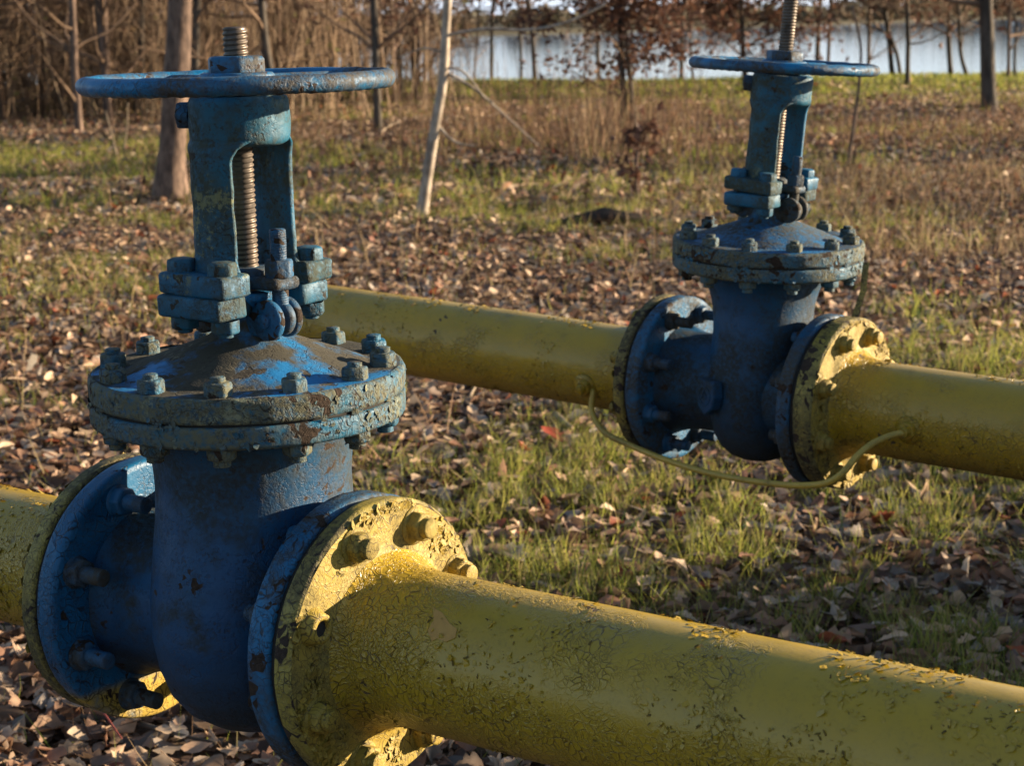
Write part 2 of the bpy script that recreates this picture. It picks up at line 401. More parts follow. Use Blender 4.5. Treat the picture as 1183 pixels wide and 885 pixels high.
# ------------------------------------------------------------------ lake and far shore
t = NT('lake_water'); v = t.node('ShaderNodeTexCoord').outputs['Object']
mp = t.node('ShaderNodeMapping'); mp.inputs['Scale'].default_value = (.35, 1.3, 1); t.set(mp.inputs[0], v)
w1 = t.noise(mp.outputs[0], .9, 5, .6)
M_water = t.done(t.bsdf((.10, .25, .48), .04, t.bump(w1, .09, .1), 0, .8))
WZ = -2.3
me = mk_mesh('lake', [(-900, 36, WZ), (900, 36, WZ), (900, 2200, WZ), (-900, 2200, WZ)], [(0, 1, 2, 3)], M_water)
link('lake', me, kind='structure')
def shore_y(x):        # the far bank swings away to the right
    return np.interp(x, [-900, -60, 0, 60, 140, 400, 900], [230, 270, 315, 400, 520, 620, 700])
M_shore = simple('far_bank', (.10, .085, .05), (.06, .055, .035), .2, .95, .3, .3)
xs = np.linspace(-900, 900, 160); V = []; F = []
for x in xs:
    y = float(shore_y(x))
    V += [(x, y, WZ-.3), (x, y+2.5, WZ+.35), (x, y+30, WZ+1.0), (x, y+1500, WZ+2)]
for i in range(len(xs)-1):
    for k in range(3): F.append((i*4+k, (i+1)*4+k, (i+1)*4+k+1, i*4+k+1))
link('far_shore', mk_mesh('far_shore', V, F, M_shore), kind='structure')
def cloud_faces(C, size, n, squash=1, seed=0):
    """n small random quads about centres C (m,3) with radii size (m,)"""
    r = np.random.default_rng(seed); m = len(C)
    i = r.integers(0, m, n); d = r.normal(size=(n, 3)); d /= np.linalg.norm(d, axis=1)[:, None]
    p = C[i]+d*(size[i]*r.random(n)**.45)[:, None]*np.array([1, 1, squash])
    return p
def quads_at(P, s, seed=0, col=None, aspect=.6, flat=0.0):
    r = np.random.default_rng(seed); n = len(P)
    a = r.normal(size=(n, 3)); a[:, 2] *= (1-flat); a /= np.linalg.norm(a, axis=1)[:, None]
    b = r.normal(size=(n, 3)); b[:, 2] *= (1-flat); b -= a*(a*b).sum(1)[:, None]; b /= np.linalg.norm(b, axis=1)[:, None]
    s = np.broadcast_to(np.asarray(s, float), (n,))[:, None]
    V = np.stack([P-a*s, P-b*s*aspect*.9+a*s*.1, P+a*s, P+b*s*aspect+a*s*.1], 1).reshape(-1, 3)
    F = np.arange(n*4).reshape(n, 4)
    c = None if col is None else np.repeat(col, 4, 0)
    return V, F, c
n = 900
cx = RNG.uniform(-260, 420, n); cyy = shore_y(cx)+RNG.uniform(3, 40, n)
hh = (1.0+2.2*fbm2(cx, cx*0, .03, 3, 3)+RNG.random(n)*.8)*cyy/330
hh = hh*(1+1.6*np.clip((cx-70)/90, 0, 1))
C = np.stack([cx, cyy, WZ+.9+hh*.5], -1)
P = cloud_faces(C, hh*.9, 26000, .75, 3)
colr = np.array([(.13, .10, .065), (.09, .085, .05), (.15, .115, .08), (.07, .065, .045)])[RNG.integers(0, 4, len(P))]
V, F, c = quads_at(P, RNG.uniform(.35, .9, len(P))*P[:, 1]/330, 4, colr)
link('far_treeline', mk_mesh('far_treeline', V, F, M_weed, False, c), kind='stuff', label='low brown bank of scrub and trees along the far lakeshore')

# ------------------------------------------------------------------ valve and pipe hardware
def hexr(R0, round_=.22):
    def f(r, z, a):
        k = math.pi/3; b = (a % k)-k/2
        h = math.cos(k/2)/math.cos(b)                      # hexagon of circumradius 1
        h = h*(1-round_)+round_*.96
        return r*h
    return f
def nut_geo(R0, H, stud_r=0, stud_h=0, seg=42, washer=0):
    m = MB()
    if washer: m.add(*lathe([(0, -.001), (washer, -.001), (washer, .002), (0, .002)], 28))
    m.add(*lathe([(R0*.99, 0), (R0, .001), (R0, H*.80), (R0*.93, H*.95), (R0*.80, H), (0, H)], seg, hexr(R0)))
    if stud_h:
        def th(r, z, a): return r*(1-.07*(.5+.5*math.cos(2*math.pi*(z/.0022)-a)))
        p = [(stud_r, H-.001)]; k = max(4, int(stud_h/.0006))
        p += [(stud_r, H+stud_h*i/k) for i in range(k)] + [(stud_r*.85, H+stud_h), (0, H+stud_h)]
        m.add(*lathe(p, 20, th))
    return m
_sh = {}
def nut_mesh(key, R0, H, sr, shh, mat, washer=0, wob=.0004):
    if key not in _sh: _sh[key] = nut_geo(R0, H, sr, shh, washer=washer).mesh(key, mat, True, wob, 60, len(_sh))
    return _sh[key]
MX = R(math.pi/2, 'Y')        # turns +Z into +X
def disc(m, r, x0, x1, bev=.002, ri=0, seg=128, step=.006):
    m.add(*lathe([(ri, x0), (r-bev, x0), (r, x0+bev), (r, x1-bev), (r-bev, x1), (ri, x1)], seg, step=step), MX)

def build_valve(org, B, s, klocal, P, label):
    root = empty('gate_valve', Matrix.Translation(org) @ B.to_4x4() @ Matrix.Scale(s, 4), label=label, category='gate valve', group='flanged gate valves on the yellow pipes')
    k = Vector(klocal).normalized(); Rk = Vector((0, 0, 1)).rotation_difference(k).to_matrix().to_4x4()
    # --- body casting with its two necks
    bs = P['bs']; m = MB()
    prof = [(-.126, 0, 0), (-.1255, .018, .020), (-.122, .040, .040), (-.113, .068, .062), (-.098, .092, .080), (-.075, .113, .092), (-.045, .128, .099), (-.01, .134, .103),
            (.03, .133, .104), (.07, .126, .104), (.11, .117, .104), (.15, .111, .105), (.18, .110, .107), (.205, .113, .111), (.2195, .120, .118)]
    zs = dens([(z, 0) for z, _, _ in prof], .006); zs = [z for z, _ in zs]
    wv = np.interp(zs, [p[0] for p in prof], [p[1] for p in prof]); uv = np.interp(zs, [p[0] for p in prof], [p[2] for p in prof])
    V = []; F = []; seg = 96
    for z, w_, u_ in zip(zs, wv, uv):
        b_ = bs if z < .10 else bs+(1-bs)*((z-.10)/.12)**2.4
        for i in range(seg):
            a = 2*math.pi*i/seg; e = .92
            c_, s_ = math.cos(a), math.sin(a)
            V.append((u_*b_*math.copysign(abs(c_)**e, c_), w_*b_*math.copysign(abs(s_)**e, s_), z))
    for j in range(len(zs)-1):
        for i in range(seg):
            q = (i+1) % seg; F.append((j*seg+i, j*seg+q, (j+1)*seg+q, (j+1)*seg+i))
    m.add(V, F)
    nr = .0865
    m.add(*lathe([(nr*.98, .04), (nr, .08), (nr+.002, .105), (nr+.010, P['rb'][0]+.001)], 96, step=.006), MX)
    m.add(*lathe([(nr+.012, P['lb'][1]-.001), (nr+.002, -.135), (nr, -.10), (nr*.98, -.04)], 96, step=.006), MX)
    link('body', m.mesh('body', M_body, True, .0013, 22, 3), root)
    # raised casting mark on the body
    if P.get('badge'):
        pts = [(-.024, .026), (.024, .026), (.027, 0), (.020, -.022), (0, -.036), (-.020, -.022), (-.027, 0)]
        V = [(x, y, z) for z in (0, .016, .0185) for (x, y) in [(p[0]*(1 if z < .017 else .93), p[1]*(1 if z < .017 else .93)) for p in pts]]
        n = 7; F = [tuple(range(2*n, 3*n))]+[(q*n+i, q*n+(i+1) % n, (q+1)*n+(i+1) % n, (q+1)*n+i) for q in (0, 1) for i in range(n)]
        mb = MB().add(V, F)
        ring = [(math.cos(a)*.0155, math.sin(a)*.0155-.001, .0188) for a in [2*math.pi*i/24 for i in range(25)]]
        mb.add(*tube(ring, .0016, 6, False))
        mb.add(*tube([(-.008, -.006, .019), (0, .008, .0192), (.008, -.006, .019)], .0014, 6)); mb.add(*tube([(-.006, -.002, .019), (.006, -.002, .019)], .0014, 6))
        d = Vector((-.38, -.92, 0)).normalized(); up = Vector((0, 0, 1)); xr = up.cross(d)
        mt = Matrix.Identity(4)
        for i in range(3): mt[i][0] = xr[i]; mt[i][1] = up[i]; mt[i][2] = d[i]
        mt.translation = Vector((-.036, -.100, .004))*1.0
        link('casting_mark', mb.mesh('casting_mark', M_body, False), root, mat4=mt)
    # --- end flanges
    for side, (x0, x1), inner in ((1, P['rb'], -1), (-1, P['lb'], 1)):
        m = MB(); disc(m, P['Rf'], min(x0, x1), max(x0, x1), .003, .05)
        fl = link('flange', m.mesh('flange', P['mfl'][0 if side > 0 else 1], True, .0009, 35, 9+side), root)
        xi = x0 if side > 0 else x1
        for q in range(8):
            a = math.radians(22.5+45*q)
            nm = nut_mesh('flange_nut_%d' % side, .0165, .015, .0095, .030 if side < 0 else .012, M_dark, .018)
            mt = T(xi, P['bc']*math.cos(a), P['bc']*math.sin(a)) @ R(math.pi/2*(1 if side < 0 else -1), 'Y') @ R(q*.7, 'Z')
            link('nut', nm, fl, mat4=mt)
        g = MB(); xg = (x1 if side > 0 else x0)
        disc(g, P['Rf']-.006, min(xg, xg+side*.007), max(xg, xg+side*.007), .0005, .07, 96, .02)
        link('gasket', g.mesh('gasket', M_gask_shade, True), root)
    # --- body top flange, gasket, bonnet
    Z0 = .2191
    m = MB().add(*lathe([(.09, Z0), (.158, Z0), (.1635, Z0+.0025), (.1646, Z0+.005), (.1646, Z0+.0215), (.1625, Z0+.0236), (.09, Z0+.0236)], 160, step=.005))
    tf = link('top_flange', m.mesh('top_flange', M_rim, True, .0011, 40, 17), root, mat4=Rk)
    link('gasket', MB().add(*lathe([(.1, Z0+.0230), (.1605, Z0+.0230), (.1605, Z0+.0272), (.1, Z0+.0272)], 96)).mesh('bonnet_gasket', M_gask_shade), root, mat4=Rk)
    m = MB().add(*lathe([(.12, .2452), (.161, .2452), (.1640, .2465), (.1648, .250), (.1648, .2665), (.1630, .2700), (.1590, .2713)], 160, step=.004))
    bon = link('bonnet', m.mesh('bonnet_rim', M_rim, True, .0010, 40, 23), root, mat4=Rk)
    m = MB().add(*lathe([(.1602, .2708), (.150, .2714), (.126, .2716), (.120, .2745), (.095, .2835), (.065, .2945), (.042, .3030), (.031, .3110), (.0275, .323), (.0275, .338), (.034, .346), (.034, .352), (0, .352)], 160, step=.004))
    link('bonnet_dome', m.mesh('bonnet_dome', P.get('mtop', M_top), True, .0013, 26, 29), bon)
    nm = nut_mesh('bonnet_nut', .0146, .0145, .0082, .0050, M_rim, .0); nb = nut_mesh('bonnet_nut_below', .0150, .014, .009, .007, M_rim, .0)
    for q in range(12):
        a = math.radians(P['nut0']+30*q)
        link('nut', nm, bon, mat4=T(.1430*math.cos(a), .1430*math.sin(a), .2708) @ R(random.random()*6, 'Z') @ Matrix.Scale(random.uniform(.93, 1.06), 4))
        link('bolt_head', nb, tf, mat4=T(.1430*math.cos(a), .1430*math.sin(a), Z0+.0015) @ R(math.pi, 'X') @ R(random.random()*6, 'Z'))
    # --- yoke foot lugs on the bonnet neck, gland
    def foot(zc, hz, side, mat, name, parent, sc=1.0, seed=0):
        v_, f_ = rbox(.090*sc, .042, hz, .0045, 3, 0, side*.0615, zc)
        mm = MB().add(v_, f_)
        return mm
    m = MB()
    for sd in (-1, 1):
        m.add(*rbox(.089, .0425, .0230, .003, 3, 0, sd*.0615, .3447)); m.add(*rbox(.050, .045, .022, .004, 3, 0, sd*.033, .3400))
    link('bonnet_lugs', m.mesh('bonnet_lugs', M_yoke, True, .0010, 45, 31), bon)
    # upper works lean a little
    up = T(*P['uoff']) @ T(0, 0, .35) @ Vector((0, 0, 1)).rotation_difference(Vector((P['lean'][0], P['lean'][1], 1)).normalized()).to_matrix().to_4x4() @ T(0, 0, -.35)
    yk = MB()
    yk.add(*lathe([(.024, .505), (.044, .503), (.0495, .506), (.0515, .511), (.0515, .547), (.0495, .5515), (.044, .5530), (.014, .5530)], 72, step=.004))
    for sd in (-1, 1):
        V = []; F = []; nz = 44; ring = None
        zz = [.357+(.512-.357)*i/(nz-1) for i in range(nz)]
        for z in zz:
            half = math.radians(np.interp(z, [.357, .372, .385, .470, .492, .502, .512], [46, 38, 33, 32, 33, 40, 62]))
            ro = np.interp(z, [.357, .375, .395, .478, .49, .505, .512], [.064, .0605, .0575, .0575, .0578, .0535, .0505])
            ri = np.interp(z, [.357, .49, .512], [.0395, .0395, .036])
            sec = []
            for i in range(15):
                a = -half+2*half*i/14
                rib = 0 if abs(a) < half*.55 else -.0042*min(1, (abs(a)-half*.55)/(half*.12))
                if z > .49: rib *= max(0, 1-(z-.49)/.012)
                sec.append(((ro+rib)*math.sin(a), (ro+rib)*math.cos(a)))
            xe = sec[-1][0]*.97; ye = sec[-1][1]
            inn = [(xe, max(ye-.004, .5*ri)), (xe*.93, min(ri, ye-.001)), (xe*.5, ri), (0, ri), (-xe*.5, ri), (-xe*.93, min(ri, ye-.001)), (-xe, max(ye-.004, .5*ri))]
            sec += inn
            V += [(x*1, sd*y, z) for x, y in sec]; ring = len(sec)
        for j in range(nz-1):
            for i in range(ring):
                q = (i+1) % ring; f4 = (j*ring+i, j*ring+q, (j+1)*ring+q, (j+1)*ring+i)
                F.append(f4 if sd > 0 else f4[::-1])
        F.append(tuple(range(ring))); F.append(tuple((nz-1)*ring+i for i in range(ring)))
        yk.add(V, F)
        yk.add(*rbox(.092, .043, .0225, .003, 3, 0, sd*.0615, .3672))
    yo = link('yoke', yk.mesh('yoke', M_yoke, True, .0014, 45, 37), root, mat4=Rk @ up)
    hb = nut_mesh('yoke_bolt', .0150, .0150, 0, 0, M_yoke); hn = nut_mesh('yoke_nut', .0145, .014, .008, .004, M_yoke)
    for sd in (-1, 1):
        for su in (-1, 1):
            link('bolt_head', hb, yo, mat4=T(su*.029, sd*.064, .3765) @ R(random.random()*6, 'Z'))
            link('nut', hn, yo, mat4=T(su*.029, sd*.064, .3325) @ R(math.pi, 'X') @ R(random.random()*6, 'Z'))
    cp = nut_mesh('grease_cap', .0150, .014, .006, .002, M_dark)
    dd = Vector((-.88, -.47, 0)).normalized(); q = Vector((0, 0, 1)).rotation_difference(dd).to_matrix().to_4x4()
    link('side_bolt', cp, yo, mat4=T(dd.x*.0505, dd.y*.0505, .533) @ q)
    # gland plate with two hinged eye bolts
    gl = MB()
    V, F = rbox(.118, .040, .013, .004, 5, 0, 0, .3630); gl.add(V, F)
    gl.add(*lathe([(.026, .366), (.026, .374), (.022, .377), (.012, .377)], 40))
    gp = link('gland', gl.mesh('gland', M_dark, True, .0008, 50, 41), root, mat4=Rk @ up)
    eb = MB()
    def th(r, z, a): return r*(1-.06*(.5+.5*math.cos(2*math.pi*(z/.0025)-a)))
    eb.add(*lathe([(.0088, .334)]+[(.0088, .335+.0007*i) for i in range(118)]+[(.0078, .4185), (0, .4190)], 20, th))
    eb.add(*lathe([(.0155*math.cos(math.pi/6)/math.cos(math.pi/6), .3695), (.0155, .3705), (.0155, .3845), (.0140, .3870), (.009, .3875)], 42, hexr(1)))
    RY = R(math.pi/2, 'X')
    eb.add(*lathe([(0, -.0055), (.0150, -.0055), (.0175, -.0035), (.0175, .0035), (.0150, .0055), (0, .0055)], 36), T(0, 0, .326) @ RY)
    ebm = eb.mesh('eye_bolt', M_dark, True, .0005, 60, 43)
    lg = MB()
    for sy in (-1, 1):
        lg.add(*lathe([(0, -.0055), (.0185, -.0055), (.0210, -.0030), (.0210, .0030), (.0185, .0055), (0, .0055)], 40), T(0, sy*.0135, .326) @ RY)
        lg.add(*rbox(.040, .0105, .024, .003, 2, -.022, sy*.0135, .320))
    lg.add(*lathe([(0, -.024), (.0075, -.024), (.0085, -.022), (.0085, .022), (.0075, .024), (0, .024)], 20), T(0, 0, .326) @ RY)
    lgm = lg.mesh('hinge_lug', M_dark, True, .0006, 60, 44)
    for su in (-1, 1):
        mt = T(su*.046, 0, 0) @ (R(math.pi, 'Z') if su < 0 else Matrix.Identity(4))
        link('eye_bolt', ebm, gp, mat4=mt); link('hinge_lug', lgm, bon, mat4=mt)
    # stem
    top = P['stem']
    def th2(r, z, a): return r*(1-.13*(.5+.5*math.cos(2*math.pi*(z/.0052)-a))**1.5)
    n = int((top-.352)/.00095)
    st = MB().add(*lathe([(0, .352)]+[(.0127, .352+(top-.352)*i/n) for i in range(n)]+[(.0105, top+.0006), (0, top+.001)], 26, th2))
    link('stem', st.mesh('stem', M_stem), root, mat4=Rk @ up)
    # handwheel
    hw = MB(); NM, Nm = 180, 16; V = []; F = []
    for i in range(NM):
        a = 2*math.pi*i/NM
        for j in range(Nm):
            b = 2*math.pi*j/Nm
            sc = 1+.05*math.cos(a*60)*max(0, -math.sin(b)+.2)
            rr = .1508+.0102*sc*math.cos(b); V.append((rr*math.cos(a), rr*math.sin(a), .0092*sc*math.sin(b)))
    for i in range(NM):
        for j in range(Nm):
            i2 = (i+1) % NM; j2 = (j+1) % Nm; F.append((i*Nm+j, i2*Nm+j, i2*Nm+j2, i*Nm+j2))
    hw.add(V, F)
    hw.add(*lathe([(.013, -.0135), (.030, -.0135), (.034, -.011), (.036, -.002), (.0385, .004), (.0385, .007), (.036, .0095), (.013, .010)], 60, step=.004))
    wt = P['wtilt']
    WM = Rk @ up @ T(0, 0, .5665) @ Vector((0, 0, 1)).rotation_difference(Vector((wt[0], wt[1], 1)).normalized()).to_matrix().to_4x4()
    ho = link('handwheel', hw.mesh('handwheel', M_wheel, True, .0007, 45, 51), root, mat4=WM)
    sp = MB(); V = []; F = []; ns = 14
    for i in range(ns):
        tt = i/(ns-1); x = .030+.122*tt; y = .010*math.sin(tt*math.pi*2)*.6; wd = .0105-.002*tt; hh_ = .0055; zc = .001*math.sin(tt*3)
        for j in range(10):
            b = 2*math.pi*j/10; V.append((x, y+wd*math.cos(b), zc+hh_*math.sin(b)))
    for i in range(ns-1):
        for j in range(10): j2 = (j+1) % 10; F.append((i*10+j, (i+1)*10+j, (i+1)*10+j2, i*10+j2))
    sp.add(V, F); spm = sp.mesh('spoke', M_wheel, True, .0005, 50, 52)
    for q in range(5): link('spoke', spm, ho, mat4=R(math.radians(20+72*q), 'Z'))
    hn2 = nut_mesh('wheel_nut', .0315, .0165, 0, 0, M_wheel)
    link('hub_nut', hn2, ho, mat4=T(0, 0, .0095) @ R(.35, 'Z'))
    # loose curls of paint round the rims
    rr = np.random.default_rng(5); C = []; Nn = []
    for i in range(520):
        a = rr.uniform(0, 2*math.pi); z = rr.uniform(Z0+.004, .268)
        if fbm(np.array([math.cos(a)*4, math.sin(a)*4, z*40]), 2, 7) < .52: continue
        C.append((.1645*math.cos(a), .1645*math.sin(a), z)); Nn.append((math.cos(a), math.sin(a), 0))
    fo = flakes(np.array(C), np.array(Nn), rr, .0018, .0050)
    link('paint_flakes', mk_mesh('rim_flakes', fo[0], fo[1], M_rim, False), bon, kind='stuff')
    return root
def flakes(C, N, rr, s0, s1, lift=.35, asp=(.45, 1.0)):
    n = len(C); a = rr.normal(size=(n, 3)); a -= N*(a*N).sum(1)[:, None]; a /= np.linalg.norm(a, axis=1)[:, None]
    b = np.cross(N, a); s = rr.uniform(s0, s1, n)[:, None]; w = s*rr.uniform(asp[0], asp[1], (n, 1)); l = s*rr.uniform(.1, lift*1.6, (n, 1)); l2 = l*rr.uniform(.5, 1.1, (n, 1))
    e = .0001
    V = np.stack([C-a*s-b*w-N*.0012, C-a*s*.9+b*w-N*.0012, C-b*w*1.1+N*(l*.25+e), C+b*w*.9+N*(l2*.3+e), C+a*s*.8-b*w*.7+N*(l+e), C+a*s*.9+b*w*.6+N*(l2+e)], 1).reshape(-1, 3)
    base = np.arange(n)[:, None]*6
    F = np.concatenate([base+np.array([0, 1, 3, 2]), base+np.array([2, 3, 5, 4])])
    return V, F.astype(np.int32)

def build_pipe(org, B, s, side, P, label, seed, extras=True, Lp=12.0):
    """one run of pipe with its welding-neck flange; local +X points away from the valve along the run"""
    root = empty('gas_pipe', Matrix.Translation(org) @ B.to_4x4() @ Matrix.Scale(s, 4), label=label, category='pipe', group='yellow gas pipes')
    x0, x1 = P['ry'] if side > 0 else P['ly']       # signed positions
    a0 = (x1 if side > 0 else -x0)                  # outer face distance
    inn = (x0 if side > 0 else -x1)
    sgn = R(0, 'Z') if side > 0 else Matrix.Rotation(math.pi, 4, 'Z')
    MXs = sgn @ MX
    m = MB()
    xs_ = [a0-.01+.012*i for i in range(int(min(Lp-a0, 1.5)/.012))]
    if Lp > 3: xs_ += [xs_[-1]+.25*i for i in range(1, int(Lp/.25))]
    xs_ = [x for x in xs_ if x > a0+.043]
    fil = [(.0950, a0+.0035), (.0905, a0+.007), (.0868, a0+.013), (.0842, a0+.020), (.0828, a0+.027), (.0815, a0+.034), (.0803, a0+.0410)]
    m.add(*lathe(dens(fil, .003)+[(.0795, x) for x in xs_], 128), MXs)
    if Lp < 3:                        # the run dives into the ground through a tight elbow
        xe = xs_[-1]; rb_ = .125
        el = [(side*(xe-.003), 0, 0)]+[(side*(xe+rb_*math.sin(a)), 0, -rb_*(1-math.cos(a))) for a in [math.radians(5*k) for k in range(19)]]+[(side*(xe+rb_), 0, -rb_-.06*k) for k in range(1, 12)]
        m.add(*tube(el, .0795, 128))
    pm = m.arr(); d = pm*np.array([1, 1, 1])
    rad = np.sqrt(pm[:, 1]**2+pm[:, 2]**2)
    dr = (fbm(pm*9, 3, seed)-.5)*.0022+(fbm(pm*75, 3, seed+9)-.5)*.0034*np.exp(-((np.abs(pm[:, 0])-a0-.02)/.022)**2)+(fbm(pm*70, 2, seed+3)-.5)*.0010*np.clip((.1-pm[:, 2])/.1, .3, 1)
    pm[:, 1] *= 1+dr/rad; pm[:, 2] *= 1+dr/rad
    me = mk_mesh('pipe_wall', pm, m.F, M_ypipe)
    link('pipe_wall', me, root)
    # flange with weld fillet
    f = MB(); Rf = P['Rf']-.001
    f.add(*lathe([(.05, inn), (Rf-.003, inn), (Rf, inn+.003), (Rf, a0-.004), (Rf-.004, a0)], 160, step=.004), MXs)
    fo = link('flange', f.mesh('flange_rim', M_yolive, True, .0010, 40, 60+seed), root)
    f = MB()
    f.add(*lathe([(Rf-.0038, a0-.0002), (.125, a0+.0006), (.104, a0+.0010), (.0945, a0+.0036), (.090, a0+.0060)], 160, step=.0035), MXs)
    link('flange_face', f.mesh('flange_face', M_yflange, True, .0006, 60, 63+seed), fo)
    nm = nut_mesh('yellow_nut', .0165, .0150, .0110, .0085, M_yflange, .0200, .0005)
    hollow = MB().add(*lathe([(0, .004), (.0085, .004), (.0085, .013), (.011, .0145), (.0150, .0125), (.0172, .004), (.0195, 0)], 36)).mesh('empty_bolt_sleeve', M_yflange, True, .0005, 60, 5)
    for q in range(8):
        a = math.radians(22.5+45*q); ang = 22.5+45*q
        mt = T(side*a0, P['bc']*math.cos(a), P['bc']*math.sin(a)) @ R(math.pi/2*(1 if side > 0 else -1), 'Y') @ R(q*1.3, 'Z')
        if P.get('hollow') and side > 0 and abs(ang-157.5) < 1: hs = link('bolt_sleeve', hollow, fo, mat4=mt, label='open hollow sleeve where the bolt is missing'); link('sleeve_shade', MB().add(*lathe([(0, .0095), (.0084, .0095)], 24)).mesh('sleeve_shade', M_gask_shade), root, mat4=mt)  # black disc stands in for the shade down the open sleeve
        else: link('nut', nm, fo, mat4=mt)
    rr = np.random.default_rng(seed+80); n = P['nfl']
    ang = rr.uniform(0, 2*math.pi, n); xx = rr.uniform(a0+.03, a0+1.35, n)
    C = np.stack([side*xx, .0797*np.cos(ang), .0797*np.sin(ang)], -1); Nn = np.stack([0*ang, np.cos(ang), np.sin(ang)], -1)
    keep = fbm(C*14+5, 3, seed+2) > .55-.05*(C[:, 2] < -.01)-.05*(C[:, 2] > .055)
    C = C[keep]; Nn = Nn[keep]
    near = np.abs(C[:, 0]) < a0+.30
    h_ = (rr.random(len(C)) < .70)
    V, Fk = flakes(C[h_], Nn[h_], rr, .0009, .0060, .34, (.18, .6))
    link('paint_flakes', mk_mesh('pipe_flakes', V, Fk, M_ypipe, False), root, kind='stuff')
    V, Fk = flakes(C[~h_]+Nn[~h_]*.0006, Nn[~h_], rr, .0007, .0036, .10, (.12, .40))
    link('dark_flecks', mk_mesh('dark_flecks', V, Fk, M_fleck, False), root, kind='stuff')  # flat narrow dark brown flecks scattered over the pipe
    n = P['nfl']//6
    ang = rr.uniform(0, 2*math.pi, n); rd = rr.uniform(.088, Rf-.004, n)
    C = np.stack([np.full(n, side*(a0+.0006)), rd*np.cos(ang), rd*np.sin(ang)], -1); keep = fbm(C*20, 2, 5) > .5; C = C[keep]
    V, Fk = flakes(C, np.tile([side, 0, 0], (len(C), 1)).astype(float), rr, .0015, .0060, .45)
    link('paint_flakes', mk_mesh('face_flakes', V, Fk, M_yflange, False), fo, kind='stuff')
    return root

def basis(u):
    u = Vector(u).normalized(); w = Vector((0, 0, 1)).cross(u).normalized(); z = u.cross(w)
    return Matrix((u, w, z)).transposed()
O1 = Vector((-0.27548, 1.96188, EYE-0.63109)); U1 = (0.80069637, -0.59903322, 0.00667307); K1 = Vector((-0.00533997, -0.01930288, 0.99979942))
O2 = Vector((0.446507, 3.336391, EYE-0.672316)); U2 = (0.78296267, -0.62155292, -0.0253264); K2 = Vector((0.03192674, -0.04450903, 0.99849869))
B1, B2 = basis(U1), basis(U2)
RF = .1488
P1 = dict(bs=.93, rb=(.1235, .1530), lb=(-.1900, -.1635), ry=(.1590, .1812), ly=(-.2180, -.1965), Rf=RF, bc=.121, mfl=(M_flange, M_flange_spill), nut0=3, stem=.6205,
          uoff=(.003, .003, 0), lean=(0, 0), wtilt=(-.017, .014), hollow=True, nfl=13000)
P2 = dict(bs=.79, rb=(.1150, .1400), lb=(-.1900, -.1635), ry=(.1470, .1812), ly=(-.2180, -.1955), Rf=RF, bc=.121, mfl=(M_dark, M_flange), nut0=18, stem=.80,
          uoff=(.0, .0, 0), lean=(.045, .034), wtilt=(-.047, .016), badge=True, mtop=M_top_blue, nfl=9000)
build_valve(O1, B1, 1.0, B1.transposed() @ K1, P1, 'large nearest blue gate valve with crusted peeling paint in the left foreground')
build_valve(O2, B2, 1.0169, B2.transposed() @ K2, P2, 'smaller looking blue gate valve farther back on the right with tall bare stem')
build_pipe(O1, B1, 1.0, 1, P1, 'thick flaking yellow pipe crossing the bottom right foreground toward the camera', 1)
build_pipe(O1, B1, 1.0, -1, P1, 'short visible end of yellow pipe at the left edge behind the near valve', 2)
build_pipe(O2, B2, 1.0169, 1, P2, 'yellow pipe running off the right edge from the farther valve', 3)
build_pipe(O2, B2, 1.0169, -1, P2, 'long yellow pipe between the near valve top and the farther valve', 4, Lp=1.11)

# bare primer showing where a sheet of paint has come off the near pipe
near_pipe = [o for o in bpy.data.objects if o.name.startswith('gas_pipe') and o['label'].startswith('thick flaking')][0]
outline = [(500, 702), (511, 708), (519, 720), (528, 727), (526, 737), (515, 742), (505, 738), (499, 741), (494, 729), (501, 717)]
inv = near_pipe.matrix_world.inverted() if near_pipe.matrix_world != Matrix.Identity(4) else (Matrix.Translation(O1) @ B1.to_4x4()).inverted()
inv = (Matrix.Translation(O1) @ B1.to_4x4()).inverted(); V = []
def on_pipe(px, py):
    o_ = inv @ Vector((0, 0, EYE)); d_ = (inv.to_3x3() @ ray(px, py)).normalized(); rp_ = .0806
    a_q = d_.y**2+d_.z**2; b_q = o_.y*d_.y+o_.z*d_.z; c_q = o_.y**2+o_.z**2-rp_**2
    return o_+d_*((-b_q-math.sqrt(max(0, b_q*b_q-a_q*c_q)))/a_q)
pc = on_pipe(511, 725); V = [pc]
for ring_ in (.5, 1.0):
    for (px, py) in outline:
        V.append(on_pipe(511+(px-511)*ring_, 725+(py-725)*ring_))
n = len(outline); F = [(0, 1+i, 1+(i+1) % n) for i in range(n)]+[(1+i, 1+n+i, 1+n+(i+1) % n, 1+(i+1) % n) for i in range(n)]
link('primer_patch', mk_mesh('primer_patch', V, F, simple('tan_primer', (.46, .27, .075), (.40, .23, .065), 40, .7, .2, .0005)), near_pipe, label='bare tan primer patch where paint has come away')

# bonding cable looping under the farther valve
pts = [(681, 449, 3.497), (685, 452, 3.475), (684, 476, 3.46), (698, 499, 3.42), (729, 515, 3.36), (776, 534, 3.27), (834, 550, 3.17), (893, 559, 3.09), (928, 561, 3.05), (955, 558, 3.02), (974, 546, 3.01), (990, 527, 3.02), (1009, 512, 3.035), (1030, 503, 3.05), (1044, 500, 3.055)]
ctrl = [at_dist(*p) for p in pts]
def smooth_path(c, n=6):
    out = []
    for i in range(len(c)-1):
        p0 = c[max(i-1, 0)]; p1 = c[i]; p2 = c[i+1]; p3 = c[min(i+2, len(c)-1)]
        for k in range(n):
            t_ = k/n; out.append(.5*((2*p1)+(p2-p0)*t_+(2*p0-5*p1+4*p2-p3)*t_*t_+(3*p1-p0-3*p2+p3)*t_**3))
    out.append(c[-1]); return out
V, F = tube(smooth_path(ctrl), .0056, 10)
